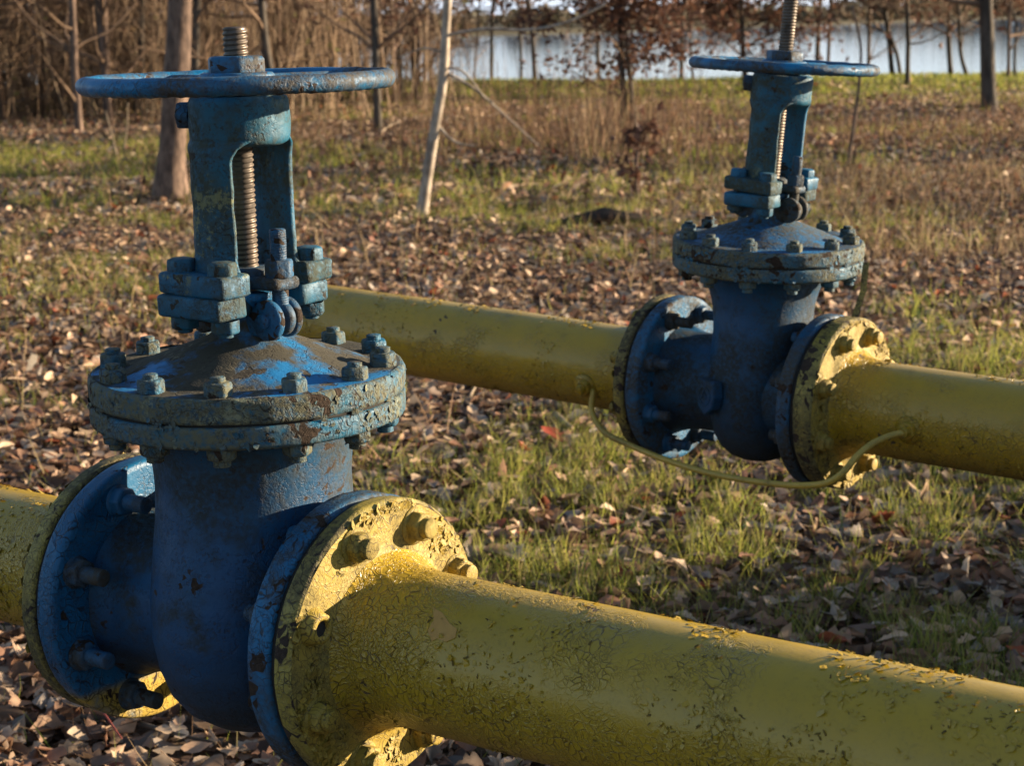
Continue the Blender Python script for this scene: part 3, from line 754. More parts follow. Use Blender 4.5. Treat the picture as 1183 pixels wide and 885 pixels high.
M_cable = paint('yellow_cable_paint', (.46, .33, .05), (.38, .28, .05), (.34, .25, .05), (.16, .12, .04), RUST, 120, .1, .3, .85, .5, .4, speck=.1)
cab = link('bonding_cable', mk_mesh('bonding_cable', V, F, M_cable), label='yellow painted cable sagging below the farther valve between its two pipes', category='cable')
def at_pipe(x, ang, O, B, s, px):
    a = math.radians(ang); loc = O+B @ Vector((x*s, .0805*s*math.cos(a), .0805*s*math.sin(a)))
    nrm = (B @ Vector((0, math.cos(a), math.sin(a)))).normalized()
    return Matrix.Translation(loc) @ Vector((0, 0, 1)).rotation_difference(nrm).to_matrix().to_4x4()
for (px, py, yy) in ((1049, 497, 3.075), (676, 446, 3.51)):
    i2 = (Matrix.Translation(O2) @ B2.to_4x4()).inverted(); o_ = i2 @ Vector((0, 0, EYE)); d_ = (i2.to_3x3() @ ray(px, py)).normalized(); rp_ = .0795*1.0169
    a_q = d_.y**2+d_.z**2; b_q = o_.y*d_.y+o_.z*d_.z; c_q = o_.y**2+o_.z**2-rp_**2
    lp = o_+d_*((-b_q-math.sqrt(max(0, b_q*b_q-a_q*c_q)))/a_q); c = i2.inverted() @ lp; nrm = (B2 @ Vector((0, lp.y, lp.z))).normalized()
    mt = Matrix.Translation(c-nrm*.001) @ Vector((0, 0, 1)).rotation_difference(nrm).to_matrix().to_4x4()
    lug = nut_geo(.0165, .012, .009, .010, washer=.024).mesh('cable_lug', M_ypipe, True, .0006, 60, 9)
    link('cable_lug', lug, cab, mat4=mt)
# thin bonding strap from bonnet flange down to the yellow flange
def L2(x, y, z): return O2+B2 @ (Vector((x, y, z))*1.0169)
a_, b_, c_ = L2(.163, .060, .236), L2(.171, .040, .190), L2(.168, .018, .147)
wv_ = (B2 @ Vector((.75, .66, 0))).normalized()*.0055; dn = (B2 @ Vector((-.66, .75, 0))).normalized()*.0009
V = []; 
for p in (a_, b_, c_): V += [p-wv_-dn, p+wv_-dn, p+wv_+dn, p-wv_+dn]
F = [(0, 1, 2, 3), (8, 11, 10, 9)]+[(j*4+i, j*4+(i+1) % 4, (j+1)*4+(i+1) % 4, (j+1)*4+i) for j in (0, 1) for i in range(4)]
link('bonding_strap', mk_mesh('bonding_strap', V, F, M_yolive, False), label='thin flat metal strap between bonnet rim and yellow flange of the farther valve', category='strap')

# ------------------------------------------------------------------ vegetation helpers
def strands(base, dirv, L, rad, K=4, sides=3, bend=.3, seed=0, droop=0.0, taper=.15):
    """n curved stems at once; returns V, F (quads)"""
    r = np.random.default_rng(seed); n = len(base)
    d = dirv/np.linalg.norm(dirv, axis=1)[:, None]
    b1 = r.normal(size=(n, 3)); b1 -= d*(b1*d).sum(1)[:, None]; b1 /= np.linalg.norm(b1, axis=1)[:, None]
    side = np.cross(d, b1)
    L = np.broadcast_to(L, (n,)); rad = np.broadcast_to(rad, (n,)); bend = r.uniform(-1, 1, n)*bend; wig = r.uniform(-1, 1, n)*.04
    V = np.zeros((n, K+1, sides, 3))
    for i in range(K+1):
        t_ = i/K
        c = base+d*(L*t_)[:, None]+b1*(L*(bend*t_*t_+wig*math.sin(t_*9)))[:, None]
        c[:, 2] -= droop*L*t_*t_
        rr = rad*(1-(1-taper)*t_)
        for j in range(sides):
            if sides == 2: o = side*(rr*(1 if j else -1))[:, None]
            else:
                a = 2*math.pi*j/sides; o = (b1*math.cos(a)+side*math.sin(a))*rr[:, None]
            V[:, i, j] = c+o
    F = []
    for i in range(K):
        for j in range(1 if sides == 2 else sides):
            j2 = (j+1) % sides; F.append((i*sides+j, i*sides+j2, (i+1)*sides+j2, (i+1)*sides+j))
    F = np.array(F); nv = (K+1)*sides
    F = (np.arange(n)[:, None, None]*nv+F[None]).reshape(-1, 4)
    return V.reshape(-1, 3), F, nv
class Bag:
    def __init__(s): s.V = []; s.F = []; s.C = []; s.n = 0
    def add(s, V, F, C=None):
        s.V.append(V); s.F.append(F+s.n); s.n += len(V); s.C.append(C if C is not None else np.tile((.1, .1, .1), (len(V), 1)))
    def mesh(s, name, mat, smooth=True): return mk_mesh(name, np.concatenate(s.V), np.concatenate(s.F), mat, smooth, np.concatenate(s.C))
OAK = [(-.50, .02), (-.38, .06), (-.27, .15), (-.16, .135), (-.03, .25), (.09, .20), (.22, .28), (.33, .22), (.44, .14), (.50, .03)]
PLAIN = [(-.5, .02), (-.2, .24), (.15, .30), (.5, .02)]
def leaf_template(rows, seed):
    r = random.Random(seed); V = []; F = []
    cl = r.uniform(-.9, 1.5); ed = r.uniform(.1, 1.5); tw = r.uniform(-.9, .9)
    for i, (x, w) in enumerate(rows):
        z = cl*.35*(x*x); wl = w*r.uniform(.8, 1.2); wr = w*r.uniform(.8, 1.2)
        for yy in (-wl, 0, wr):
            V.append((x, yy, z+ed*abs(yy)*.8+tw*x*yy+r.uniform(-.015, .015)))
    for i in range(len(rows)-1):
        for j in (0, 1): F.append((i*3+j, (i+1)*3+j, (i+1)*3+j+1, i*3+j+1))
    return np.array(V), np.array(F)
def rotmats(yaw, tilt, taz, roll=None):
    n = len(yaw); cy, sy = np.cos(yaw), np.sin(yaw)
    A = np.zeros((n, 3, 3)); A[:, 0, 0] = cy; A[:, 0, 1] = -sy; A[:, 1, 0] = sy; A[:, 1, 1] = cy; A[:, 2, 2] = 1
    ax = np.stack([np.cos(taz), np.sin(taz), 0*taz], -1); c, s_ = np.cos(tilt), np.sin(tilt)
    K = np.zeros((n, 3, 3)); K[:, 0, 2] = ax[:, 1]; K[:, 1, 2] = -ax[:, 0]; K[:, 2, 0] = -ax[:, 1]; K[:, 2, 1] = ax[:, 0]
    I = np.eye(3)[None]; Rm = I+s_[:, None, None]*K+(1-c)[:, None, None]*(K@K)
    return Rm@A
LEAFCOL = np.array([(.50, .375, .26), (.44, .315, .215), (.32, .215, .145), (.20, .12, .08), (.115, .075, .055), (.30, .255, .215), (.36, .20, .13), (.26, .075, .035), (.52, .41, .30)])
LEAFP = np.array([.13, .17, .20, .17, .13, .10, .08, .03, .015])
def leaves(P, size, templ, r, tilt=.35, cols=None, flip=False):
    n = len(P); Tn = len(templ); out = []
    which = r.integers(0, Tn, n)
    if cols is None: cols = LEAFCOL[r.choice(len(LEAFCOL), n, p=LEAFP/LEAFP.sum())]*r.uniform(.5, 1.50, (n, 1))
    bag = Bag()
    for k in range(Tn):
        q = which == k; m_ = int(q.sum())
        if not m_: continue
        V0, F0 = templ[k]
        Rm = rotmats(r.uniform(0, 6.283, m_), np.abs(r.normal(0, tilt, m_)), r.uniform(0, 6.283, m_))
        sc = size[q][:, None, None]; zf = r.choice([-1, 1], m_)[:, None]*r.uniform(.4, 1.5, (m_, 1))
        Vl = np.repeat(V0[None], m_, 0); Vl[:, :, 2] *= zf
        Vw = np.einsum('nij,nkj->nki', Rm, Vl)*sc+P[q][:, None, :]
        F = (np.arange(m_)[:, None, None]*len(V0)+F0[None]).reshape(-1, 4)
        bag.add(Vw.reshape(-1, 3), F, np.repeat(cols[q], len(V0), 0))
    return bag
def scatter(n, y0, y1, r, margin=.5, k=.34, power=1.0):
    y = (y0**(1+power)+(y1**(1+power)-y0**(1+power))*r.random(n))**(1/(1+power))
    x = r.uniform(-1, 1, n)*(k*y+margin)
    return x, y

# ------------------------------------------------------------------ leaf litter
r = np.random.default_rng(101)
TN = [leaf_template(OAK, i) for i in range(5)]+[leaf_template([(-.5, .02), (-.35, .14), (-.1, .25), (.15, .24), (.38, .12), (.5, .01)], 20+i) for i in range(4)]
TM = [leaf_template([OAK[0], OAK[2], OAK[4], OAK[6], OAK[9]], 40+i) for i in range(5)]
TF = [leaf_template([(-.5, .06), (0, .30), (.5, .06)], 60+i) for i in range(4)]
bag = Bag()
for (n, y0, y1, tp, s0, s1, lay, ti, pw) in ((24000, 2.0, 6.2, TN, .034, .074, .034, .48, .6), (52000, 6.0, 13, TM, .038, .078, .035, .55, .3), (80000, 12.5, 31, TF, .05, .10, .05, .7, .5)):
    x, y = scatter(n, y0, y1, r, power=pw)
    g = patch(x, y); keep = r.random(n) > g*np.where(y > 12, .8, .45)
    x, y = x[keep], y[keep]; m_ = len(x)
    z = gz(x, y)+r.random(m_)**1.5*lay+.006
    b = leaves(np.stack([x, y, z], -1), r.uniform(s0, s1, m_), tp, r, ti)
    bag.add(np.concatenate(b.V), np.concatenate(b.F), np.concatenate(b.C))
link('leaf_litter', bag.mesh('leaf_litter', M_leaf), kind='stuff', label='brown fallen oak leaves covering the ground')
# leaves one can tell apart in the foreground
def fine_rows(rows):
    xs = np.linspace(-.5, .5, 17); a = np.array(rows); w = np.interp(xs, a[:, 0], a[:, 1]); w[1:-1] = .25*w[:-2]+.5*w[1:-1]+.25*w[2:]; w = w*(1+.16*np.sin(xs*21))
    return list(zip(xs, w))
TS = [leaf_template(fine_rows(OAK if k % 3 else PLAIN), 300+k) for k in range(9)]
sh = [leaves(np.zeros((1, 3)), np.array([1.0]), [TS[i % 9]], np.random.default_rng(i), .0, np.array([c_])).mesh('fallen_leaf', M_leaf) for i, c_ in
      enumerate([(.40, .27, .19), (.33, .21, .15), (.26, .17, .12), (.45, .34, .25), (.20, .13, .09), (.30, .25, .21), (.37, .24, .16), (.24, .15, .11)])]
def leaf_obj(px, py, size, me_, label, group=None, tilt=.3, lift=.02, upright=None, yaw=None, cat='leaf'):
    p = on_ground(px, py, 0.0); z = float(gz(p.x, p.y))
    o = link('fallen_leaf', me_, None, (p.x, p.y, z+lift), label=label, category=cat, group=group)
    o.rotation_euler = (.4 if upright is not None else random.gauss(0, tilt), random.gauss(0, tilt) if upright is None else -upright, yaw if yaw is not None else random.uniform(0, 6.28))
    o.scale = (size, size, size); return o
for i in range(70):
    px, py = (random.uniform(5, 380), random.uniform(745, 880)) if i < 30 else (random.uniform(560, 1180), random.uniform(520, 780))
    leaf_obj(px, py, random.uniform(.055, .085), sh[i % 8], 'curled dry brown oak leaf lying among the foreground litter', 'dry oak leaves in the foreground litter')
def one_leaf(col, k, seed): return leaves(np.zeros((1, 3)), np.array([1.0]), [TS[k]], np.random.default_rng(seed), .0, np.array([col])).mesh('fallen_leaf', M_leaf)
leaf_obj(1118, 683, .075, one_leaf((.62, .50, .38), 1, 3), 'pale dry leaf standing upright in the grass at the right edge', upright=1.35, yaw=-.4, lift=.04)
leaf_obj(38, 440, .10, one_leaf((.66, .56, .42), 7, 4), 'large pale cream leaf standing in the litter left of the near bonnet', upright=1.1, yaw=.3, lift=.05)
leaf_obj(640, 522, .12, one_leaf((.30, .06, .03), 2, 5), 'dark red leaf in the litter just left of the cable', lift=.04)
leaf_obj(1065, 590, .08, one_leaf((.55, .40, .26), 3, 6), 'light tan leaf in grass below the right pipe', lift=.04)
leaf_obj(583, 568, .075, one_leaf((.62, .36, .22), 4, 7), 'small orange pink leaf upright near the near yellow flange', upright=1.2, yaw=.2, lift=.05)
leaf_obj(100, 772, .09, one_leaf((.55, .56, .56), 5, 8), 'whitish leaf under the left near flange', lift=.03)
leaf_obj(590, 662, .13, one_leaf((.42, .36, .33), 0, 9), 'broad greyish leaf lying just behind the near yellow flange bolts', lift=.04)

# ------------------------------------------------------------------ grass and weeds
GC = np.array([(.23, .26, .05), (.30, .31, .065), (.15, .19, .035), (.33, .31, .08), (.38, .31, .14), (.07, .12, .03)])
bag = Bag()
def grass(n, y0, y1, h0, h1, w, K, thr, sd, pw=.5, kk=.34, dry=.12, lean=.35, lim=None):
    r = np.random.default_rng(sd); x, y = scatter(n, y0, y1, r, power=pw, k=kk)
    tuft = fbm2(x, y, 7.0, 2, 44)
    g = patch(x, y); keep = r.random(n) < np.clip(g*1.2, 0, 1)*np.clip((tuft-.44)/.16, .03, 1)+thr
    if lim is not None: keep &= lim(x, y)
    x, y = x[keep], y[keep]; m_ = len(x)
    base = np.stack([x, y, gz(x, y)-.004], -1); d = np.stack([r.normal(0, lean, m_), r.normal(0, lean, m_), np.ones(m_)], -1)
    L = r.uniform(h0, h1, m_)*(.6+.8*tuft[keep])
    V, F, nv = strands(base, d, L, w*r.uniform(.6, 1.3, m_), K, 2, .55, sd, .12)
    pr = np.array([.3, .25, .15, .12+dry, dry, .1]); c = GC[r.choice(6, m_, p=pr/pr.sum())]*r.uniform(.7, 1.25, (m_, 1))
    bag.add(V, F, np.repeat(c, nv, 0))
grass(150000, 2.2, 7.0, .045, .125, .0017, 3, .015, 201)
grass(120000, 6.5, 14, .05, .13, .0026, 2, .02, 202)
grass(120000, 13, 28, .06, .15, .0055, 2, .04, 203, pw=.3)
grass(90000, 26, 36, .05, .12, .008, 1, .25, 204, pw=0, dry=.05)
link('grass', bag.mesh('grass', M_grass, False), kind='stuff', label='short green grass growing in tufts through the leaf litter')
WC = np.array([(.26, .16, .09), (.18, .105, .065), (.34, .24, .13), (.42, .33, .18), (.13, .08, .055)])
bag = Bag()
def weeds(n, y0, y1, h0, h1, w, sd, dens_f, pr=(.3, .25, .2, .1, .15), lean=.18, K=3):
    r = np.random.default_rng(sd); x, y = scatter(n, y0, y1, r, power=.4)
    keep = r.random(n) < dens_f(x, y); x, y = x[keep], y[keep]; m_ = len(x)
    base = np.stack([x, y, gz(x, y)-.01], -1); d = np.stack([r.normal(0, lean, m_), r.normal(0, lean, m_), np.ones(m_)], -1)
    V, F, nv = strands(base, d, r.uniform(h0, h1, m_), w*r.uniform(.6, 1.4, m_), K, 2, .3, sd)
    c = WC[r.choice(5, m_, p=pr)]*r.uniform(.75, 1.2, (m_, 1)); bag.add(V, F, np.repeat(c, nv, 0))
cl = lambda v, a, b: np.clip((v-a)/(b-a), 0, 1)
weeds(42000, 14.5, 27, .05, .28, .005, 301, lambda x, y: cl(fbm2(x, y, .5, 3, 71), .46, .62)*cl(x, -4.5, -2)*cl(-y, -26.5, -22)*.8+.03, (.3, .3, .1, .03, .27), .45)
weeds(22000, 8.5, 15, .08, .30, .0035, 302, lambda x, y: cl(x, .6, 2.2)*cl(fbm2(x, y, .9, 3, 72), .44, .62)*.9+.05, (.2, .15, .25, .25, .15), .42)
weeds(9000, 15.5, 21, .5, 1.0, .0045, 303, lambda x, y: cl(fbm2(x, y, .6, 2, 73), .42, .56)*cl(x, -1.6, -.3)*cl(-x, -2.2, -1.2), (.3, .3, .15, .05, .2))
weeds(4500, 5.0, 14, .06, .30, .0018, 304, lambda x, y: x*0+.8, (.3, .2, .2, .2, .1), .5)
weeds(1600, 2.4, 6, .04, .14, .0012, 305, lambda x, y: x*0+.8, (.3, .2, .2, .2, .1), 1.0)
link('dry_weeds', bag.mesh('dry_weeds', M_weed, False), kind='stuff', label='dead brown weeds and straw standing across the meadow')

# ------------------------------------------------------------------ trees
def branchy(path, rads, r, n1, Lr, up=.5, f0=.15, f1=1.0, n2=7, n3=4, twr=.004, spread=1.0):
    """limbs and twigs off a trunk path; returns bag of strands and the twig tips"""
    P = np.array([tuple(p) for p in path]); seg = np.linspace(0, 1, len(P))
    tt = f0+(f1-f0)*r.random(n1)
    base = np.stack([np.interp(tt, seg, P[:, k]) for k in range(3)], -1); rb = np.interp(tt, seg, rads)
    az = r.uniform(0, 6.283, n1); d = np.stack([np.cos(az)*spread, np.sin(az)*spread, r.uniform(up-.5, up+.5, n1)], -1); d /= np.linalg.norm(d, axis=1)[:, None]
    L = r.uniform(Lr*.5, Lr, n1)*(1.15-tt*.5); bag = Bag(); tips = []
    V, F, nv = strands(base, d, L, np.minimum(rb*.45, .012+L*.012), 6, 5, .25, int(r.integers(1e6)), -.1, .25); bag.add(V, F)
    def child(V, K, sides, n, Lpar, ratio, rad, sd, k2, s2):
        c = V.reshape(-1, K+1, sides, 3).mean(2); m_ = len(c)
        q = np.repeat(np.arange(m_), n); f = r.uniform(.2, 1, len(q))*K; i0 = np.minimum(f.astype(int), K-1); fr = (f-i0)[:, None]
        b = c[q, i0]*(1-fr)+c[q, i0+1]*fr; dp = c[q, i0+1]-c[q, i0]; dp /= np.linalg.norm(dp, axis=1)[:, None]+1e-9
        dd = dp+r.normal(0, .75, (len(q), 3)); LL = Lpar[q]*ratio*r.uniform(.5, 1.2, len(q))
        V2, F2, nv2 = strands(b, dd, LL, rad*np.clip(LL, .2, 1.5), k2, s2, .35, sd, 0, .3)
        bag.add(V2, F2); return V2, LL
    V2, L2_ = child(V, 6, 5, n2, L, .5, twr*1.8, int(r.integers(1e6)), 4, 3)
    V3, L3_ = child(V2, 4, 3, n3, L2_, .55, twr, int(r.integers(1e6)), 3, 3)
    tips = V3.reshape(-1, 4, 3, 3).mean(2).reshape(-1, 3)
    return bag, tips
def px_path(pts, dist, extra=5.0):
    c = [at_dist(px, py, dist) for px, py in pts]
    c[0].z = float(gz(c[0].x, c[0].y))-.05
    d = (c[-1]-c[-2]).normalized(); d = Vector((d.x*.5, random.uniform(-.05, .05), 1)).normalized()
    k = 5 if extra > .1 else 0
    for i in range(1, k+1): c.append(c[-1]+d*(extra/k)+Vector((random.uniform(-.1, .1), random.uniform(-.1, .1), 0)))
    return smooth_path(c, 4)
def build_tree(name, label, pts, wpx, bark, seed, extra=5.0, n1=14, Lr=1.6, f0=.15, leafn=0, group=None, up=.6, dist=None, cat='tree', leafz=(0, 99), flare=1.25, n2=7, n3=4, twr=.004, side_branches=(), lsize=(.05, .10), spread=1.0):
    g = on_ground(*pts[0]); dist = dist or g.y
    path = px_path(pts, dist, extra); n = len(path)
    r0_ = wpx[0]/2*dist/F_PX; r1_ = wpx[1]/2*dist/F_PX
    zt = np.array([p.z for p in path]); vis = max(path[(len(pts)-1)*4].z, .5)
    rads = [max(.004, r0_+(r1_-r0_)*min(1, z/vis) if z < vis else r1_*(1-.85*(z-vis)/(zt[-1]-vis+.01))) for z in zt]
    rads[0] *= flare; rads[1] *= 1+(flare-1)*.5
    base = Vector(path[0]); root = empty(name, Matrix.Translation(base), label=label, category=cat, group=group)
    loc = [p-base for p in path]
    V, F = tube(loc, rads, 12); V = np.array(V); V = V+(fbm(V*6, 2, seed)[:, None]-.5)*r0_*.35
    link('trunk', mk_mesh('trunk', V, F, bark), root)
    r = np.random.default_rng(seed); bag, tips = branchy(loc, rads, r, n1, Lr, up, f0, 1, n2, n3, twr, spread)
    for (bp, bw) in side_branches:
        c = [at_dist(px, py, dist-.02*i) for i, (px, py) in enumerate(bp)]; c = smooth_path(c, 4)
        V, F = tube([p-base for p in c], [max(.003, (bw[0]+(bw[1]-bw[0])*i/(len(c)-1))/2*dist/F_PX) for i in range(len(c))], 6, False)
        link('branch', mk_mesh('branch', V, F, bark), root)
    link('crown', bag.mesh('crown', M_twig if bark is not M_bark_pale else M_stick), root)
    if leafn:
        q = tips[(tips[:, 2]+base.z > leafz[0]) & (tips[:, 2]+base.z < leafz[1])]
        if len(q):
            p = q[r.integers(0, len(q), leafn)]+r.normal(0, .05, (leafn, 3))
            cols = np.array([(.17, .085, .055), (.12, .06, .042), (.23, .12, .075), (.09, .05, .04)])[r.integers(0, 4, leafn)]*r.uniform(.8, 1.2, (leafn, 1))
            b = leaves(p, r.uniform(*lsize, leafn), TF, r, 1.3, cols); link('leaves', b.mesh('leaves', M_oakleaf, False), root, kind='stuff')
    return root
build_tree('tree', 'thick leaning brown trunk standing left of the near valve yoke', [(195, 234), (202, 120), (209, 0)], (36, 27), M_bark_warm, 1, 7, 16, 2.2, .35)
build_tree('young_tree', 'slender pale trunk lit along its right side between the two valves', [(485, 250), (498, 175), (511, 90), (517, 0)], (14, 10), M_bark_pale, 2, 4, 12, 1.4, .45,
           side_branches=[([(516, 84), (545, 100), (578, 128), (622, 168)], (4.5, 1.5)), ([(505, 143), (518, 158), (532, 166), (548, 168)], (4, 2)), ([(512, 78), (535, 82), (560, 112), (572, 118)], (3, 1.5)),
                          ([(518, 40), (560, 33), (610, 34), (655, 25), (700, 4)], (4.5, 2.5)), ([(516, 62), (490, 55), (462, 66)], (3, 1.5))])
build_tree('young_tree', 'thin warm brown trunk under the left end of the near handwheel', [(92, 156), (86, 80), (83, 0)], (9, 8), M_bark_warm, 3, 4, 22, 1.3, .08)
build_tree('young_tree', 'thin dark trunk left of the thick brown trunk', [(160, 137), (163, 60), (164, 0)], (8, 7), M_bark_grey, 4, 4, 20, 1.4, .08)
build_tree('young_tree', 'dark thin trunk just right of the near handwheel', [(437, 152), (434, 60), (432, 0)], (10, 8), M_bark_grey, 5, 5, 24, 1.5, .1, 500, leafz=(.5, 3), twr=.006)
build_tree('oak_sapling', 'double stemmed oak with dark red brown leaves left of the farther valve', [(723, 155), (718, 60), (716, 0)], (8, 6), M_bark_grey, 6, 3, 110, 1.0, .08, 5500, up=.3, dist=17.5, twr=.004, leafz=(.62, 2.6), lsize=(.045, .085),
           side_branches=[([(733, 165), (728, 90), (722, 30), (718, -30)], (7, 5))])
build_tree('oak_sapling', 'oak with retained brown leaves directly behind the left half of the farther handwheel', [(862, 108), (858, 50), (856, 0)], (7, 5), M_bark_grey, 7, 3, 90, 1.3, .10, 6000, up=.35, leafz=(.55, 2.8), lsize=(.06, .11), twr=.006)
build_tree('oak_sapling', 'small brown leaved oak by the water right of the pale trunk', [(566, 92), (568, 40), (570, 0)], (5, 4), M_bark_grey, 8, 3, 40, .9, .12, 1300, up=.4, leafz=(.3, 2.4), lsize=(.07, .13), twr=.006)
build_tree('sapling', 'short sapling with drooping pinkish dead leaves in the meadow left of the farther yoke', [(737, 236), (735, 190), (742, 150)], (5, 3), M_bark_warm, 9, .03, 30, .15, .1, 120, up=.5, flare=1, leafz=(.02, .56), n2=4, n3=2, twr=.003, lsize=(.05, .09))
build_tree('tree', 'broad dark trunk near the right edge of the meadow', [(1143, 128), (1141, 60), (1139, -10)], (17, 15), M_bark_grey, 10, 6, 26, 2.6, .14, up=.5)
build_tree('tree', 'forked dark trunk by the shore right of the farther handwheel', [(1031, 94), (1027, 45), (1021, 0)], (6, 5), M_bark_grey, 11, 5, 52, 1.9, .14, 1040, twr=.008, lsize=(.09, .16), side_branches=[([(1041, 92), (1036, 62), (1028, 40)], (5, 4))])
build_tree('tree', 'slim trunk rooted slightly in front of the shore line right of the forked trunk', [(1048, 104), (1049, 50), (1048, 0)], (6, 5), M_bark_grey, 12, 4, 48, 1.6, .14, 640, twr=.008, lsize=(.09, .16))
build_tree('tree', 'slim curved trunk by the shore left of the broad dark trunk', [(1119, 94), (1110, 60), (1107, 0)], (5, 4), M_bark_grey, 13, 4, 40, 1.6, .15, 400, twr=.008, lsize=(.09, .16))
build_tree('tree', 'slim straight trunk by the shore between the two curved ones', [(1099, 94), (1096, 50), (1097, 0)], (6, 5), M_bark_grey, 14, 4, 48, 1.7, .15, 640, twr=.008, lsize=(.09, .16))
build_tree('tree', 'dark slim trunk rising just right of the farther valve stem', [(943, 84), (945, 40), (948, 0)], (6, 5), M_bark_grey, 15, 4, 48, 1.6, .15, 480, twr=.008, lsize=(.09, .16))
build_tree('tree', 'pale slim trunk rising right of the farther valve stem', [(953, 84), (958, 40), (960, 0)], (4, 4), M_bark, 16, 4, 18, 1.4, .2)
build_tree('tree', 'leaning slim dark trunk by the lake right of the pale trunk', [(625, 84), (615, 40), (609, 0)], (6, 5), M_bark_grey, 17, 4, 44, 1.5, .15, 400, twr=.008, lsize=(.09, .16))
build_tree('tree', 'faint thin trunk by the lake between pale trunk and leaning dark trunk', [(604, 84), (601, 40), (598, 0)], (4, 3), M_bark_grey, 18, 3, 16, 1.2, .15)
build_tree('sapling', 'little brown leaved sapling at the extreme right by the water', [(1173, 95), (1172, 70), (1174, 30)], (4, 3), M_bark_grey, 19, 1, 24, .6, .2, 400, twr=.006)
build_tree('tree', 'thin trunk by the lake close left of the double stemmed oak', [(693, 84), (690, 40), (684, 0)], (5, 4), M_bark_grey, 20, 4, 44, 1.4, .12, 600, twr=.008, lsize=(.09, .16))
build_tree('tree', 'thin trunk by the lake right of the double stemmed oak', [(785, 84), (788, 40), (792, 0)], (5, 4), M_bark_grey, 21, 4, 52, 1.5, .12, 2000, twr=.008, lsize=(.09, .16))
# the wood on the left: trunks one can tell apart, copies of six kinds
protos = []
for k in range(6):
    H = 7.5+k*.4; rr_ = random.Random(k+50); path = [Vector((0, 0, -.05))]
    for i in range(9): path.append(path[-1]+Vector((rr_.uniform(-.10, .10), rr_.uniform(-.10, .10), H/9)))
    path = smooth_path(path, 3); n = len(path); rads = [.060*(1-.85*i/n)*(1.35 if i == 0 else 1) for i in range(n)]
    V, F = tube(path, rads, 9); rg = np.random.default_rng(k+900); b, tips = branchy(path, rads, rg, 44, 1.7, .5, .04, 1, 7, 4, .004)
    protos.append((mk_mesh('trunk', V, F, [M_bark, M_bark_warm, M_bark_grey][k % 3]), b.mesh('crown', M_twig)))
rw = random.Random(12); used = 0
spots = [(rw.uniform(-60, 330), rw.uniform(104, 146)) for _ in range(44)]+[(rw.uniform(-60, 500), rw.uniform(96, 125)) for _ in range(80)]+[(rw.uniform(325, 505), rw.uniform(98, 124)) for _ in range(15)]+[(rw.uniform(525, 560), 90), (672, 88), (1003, 92), (1165, 96), (805, 90)]
for i, (px, py) in enumerate(spots):
    g = on_ground(px, py); tm, cm = protos[i % 6]
    lab, grp = (('thin bare tree of the wood at the far left, left of the thick brown trunk', 'bare trees of the wood left of the thick trunk') if px < 190 else
                ('thin bare tree of the wood behind the near handwheel, right of the thick trunk', 'bare trees of the wood behind the handwheel') if px < 400 else
                ('thin bare tree of the wood between near handwheel and pale trunk', 'bare trees of the wood beside the pale trunk')) if px < 510 else ('slight bare tree on the lake bank showing against the water', 'slight bare trees on the lake bank')
    ro = empty('bare_tree', Matrix.Translation((g.x, g.y, float(gz(g.x, g.y)))) @ R(rw.uniform(0, 6.28), 'Z') @ R(rw.gauss(0, .05), 'X'), label=lab, category='tree', group=grp)
    sx = (rw.uniform(.55, 1.35) if i < 44 else rw.uniform(.3, .7)) if px < 510 else rw.uniform(.4, .6); ro.scale = (sx, sx, rw.uniform(.85, 1.15))
    link('trunk', tm, ro); link('crown', cm, ro)
# undergrowth of the wood
r = np.random.default_rng(400); bag = Bag()
n = 4600; y = r.uniform(23.5, 36, n); x = r.uniform(-.42, -.02, n)*y
dn = fbm2(x, y, .5, 3, 81); lim = np.interp(x/y, [-.42, -.13, -.075, -.02], [.8, .7, .4, .12]); kp = r.random(n) < lim*np.clip((dn-.3)/.2, .15, 1); x, y = x[kp], y[kp]; n = len(x)
base = np.stack([x, y, gz(x, y)-.02], -1); d = np.stack([r.normal(0, .17, n), r.normal(0, .17, n), np.ones(n)], -1)
V, F, nv = strands(base, d, r.uniform(.8, 4.0, n), r.uniform(.003, .011, n), 5, 3, .18, 401, .0, .3)
cw = np.array([(.30, .21, .14), (.22, .15, .10), (.40, .29, .19), (.46, .35, .24)])
bag.add(V, F, np.repeat(cw[r.integers(0, 4, n)]*r.uniform(.7, 1.2, (n, 1)), nv, 0))
q = V.reshape(n, 6, 3, 3).mean(2)
m_ = 15000; bi = r.integers(0, n, m_); bk = r.integers(1, 6, m_); b0 = q[bi, bk]
V2, F2, nv2 = strands(b0, r.normal(0, 1, (m_, 3))+np.array([0, 0, .4]), r.uniform(.2, .9, m_), r.uniform(.002, .005, m_), 3, 3, .4, 402, 0, .3)
bag.add(V2, F2, np.repeat(cw[r.integers(0, 4, m_)]*r.uniform(.7, 1.2, (m_, 1)), nv2, 0))
m_ = 3500; bi = r.integers(0, n, m_); p = q[bi, r.integers(0, 6, m_)]+r.normal(0, .12, (m_, 3))
cl_ = np.array([(.22, .12, .07), (.16, .09, .055), (.28, .19, .10), (.20, .19, .07)])[r.integers(0, 4, m_)]
b = leaves(p, r.uniform(.05, .12, m_), TF, r, 1.3, cl_); bag.add(np.concatenate(b.V), np.concatenate(b.F), np.concatenate(b.C))
link('thicket', bag.mesh('thicket', M_weed), kind='stuff', label='dense tangled brown undergrowth of the wood on the left')

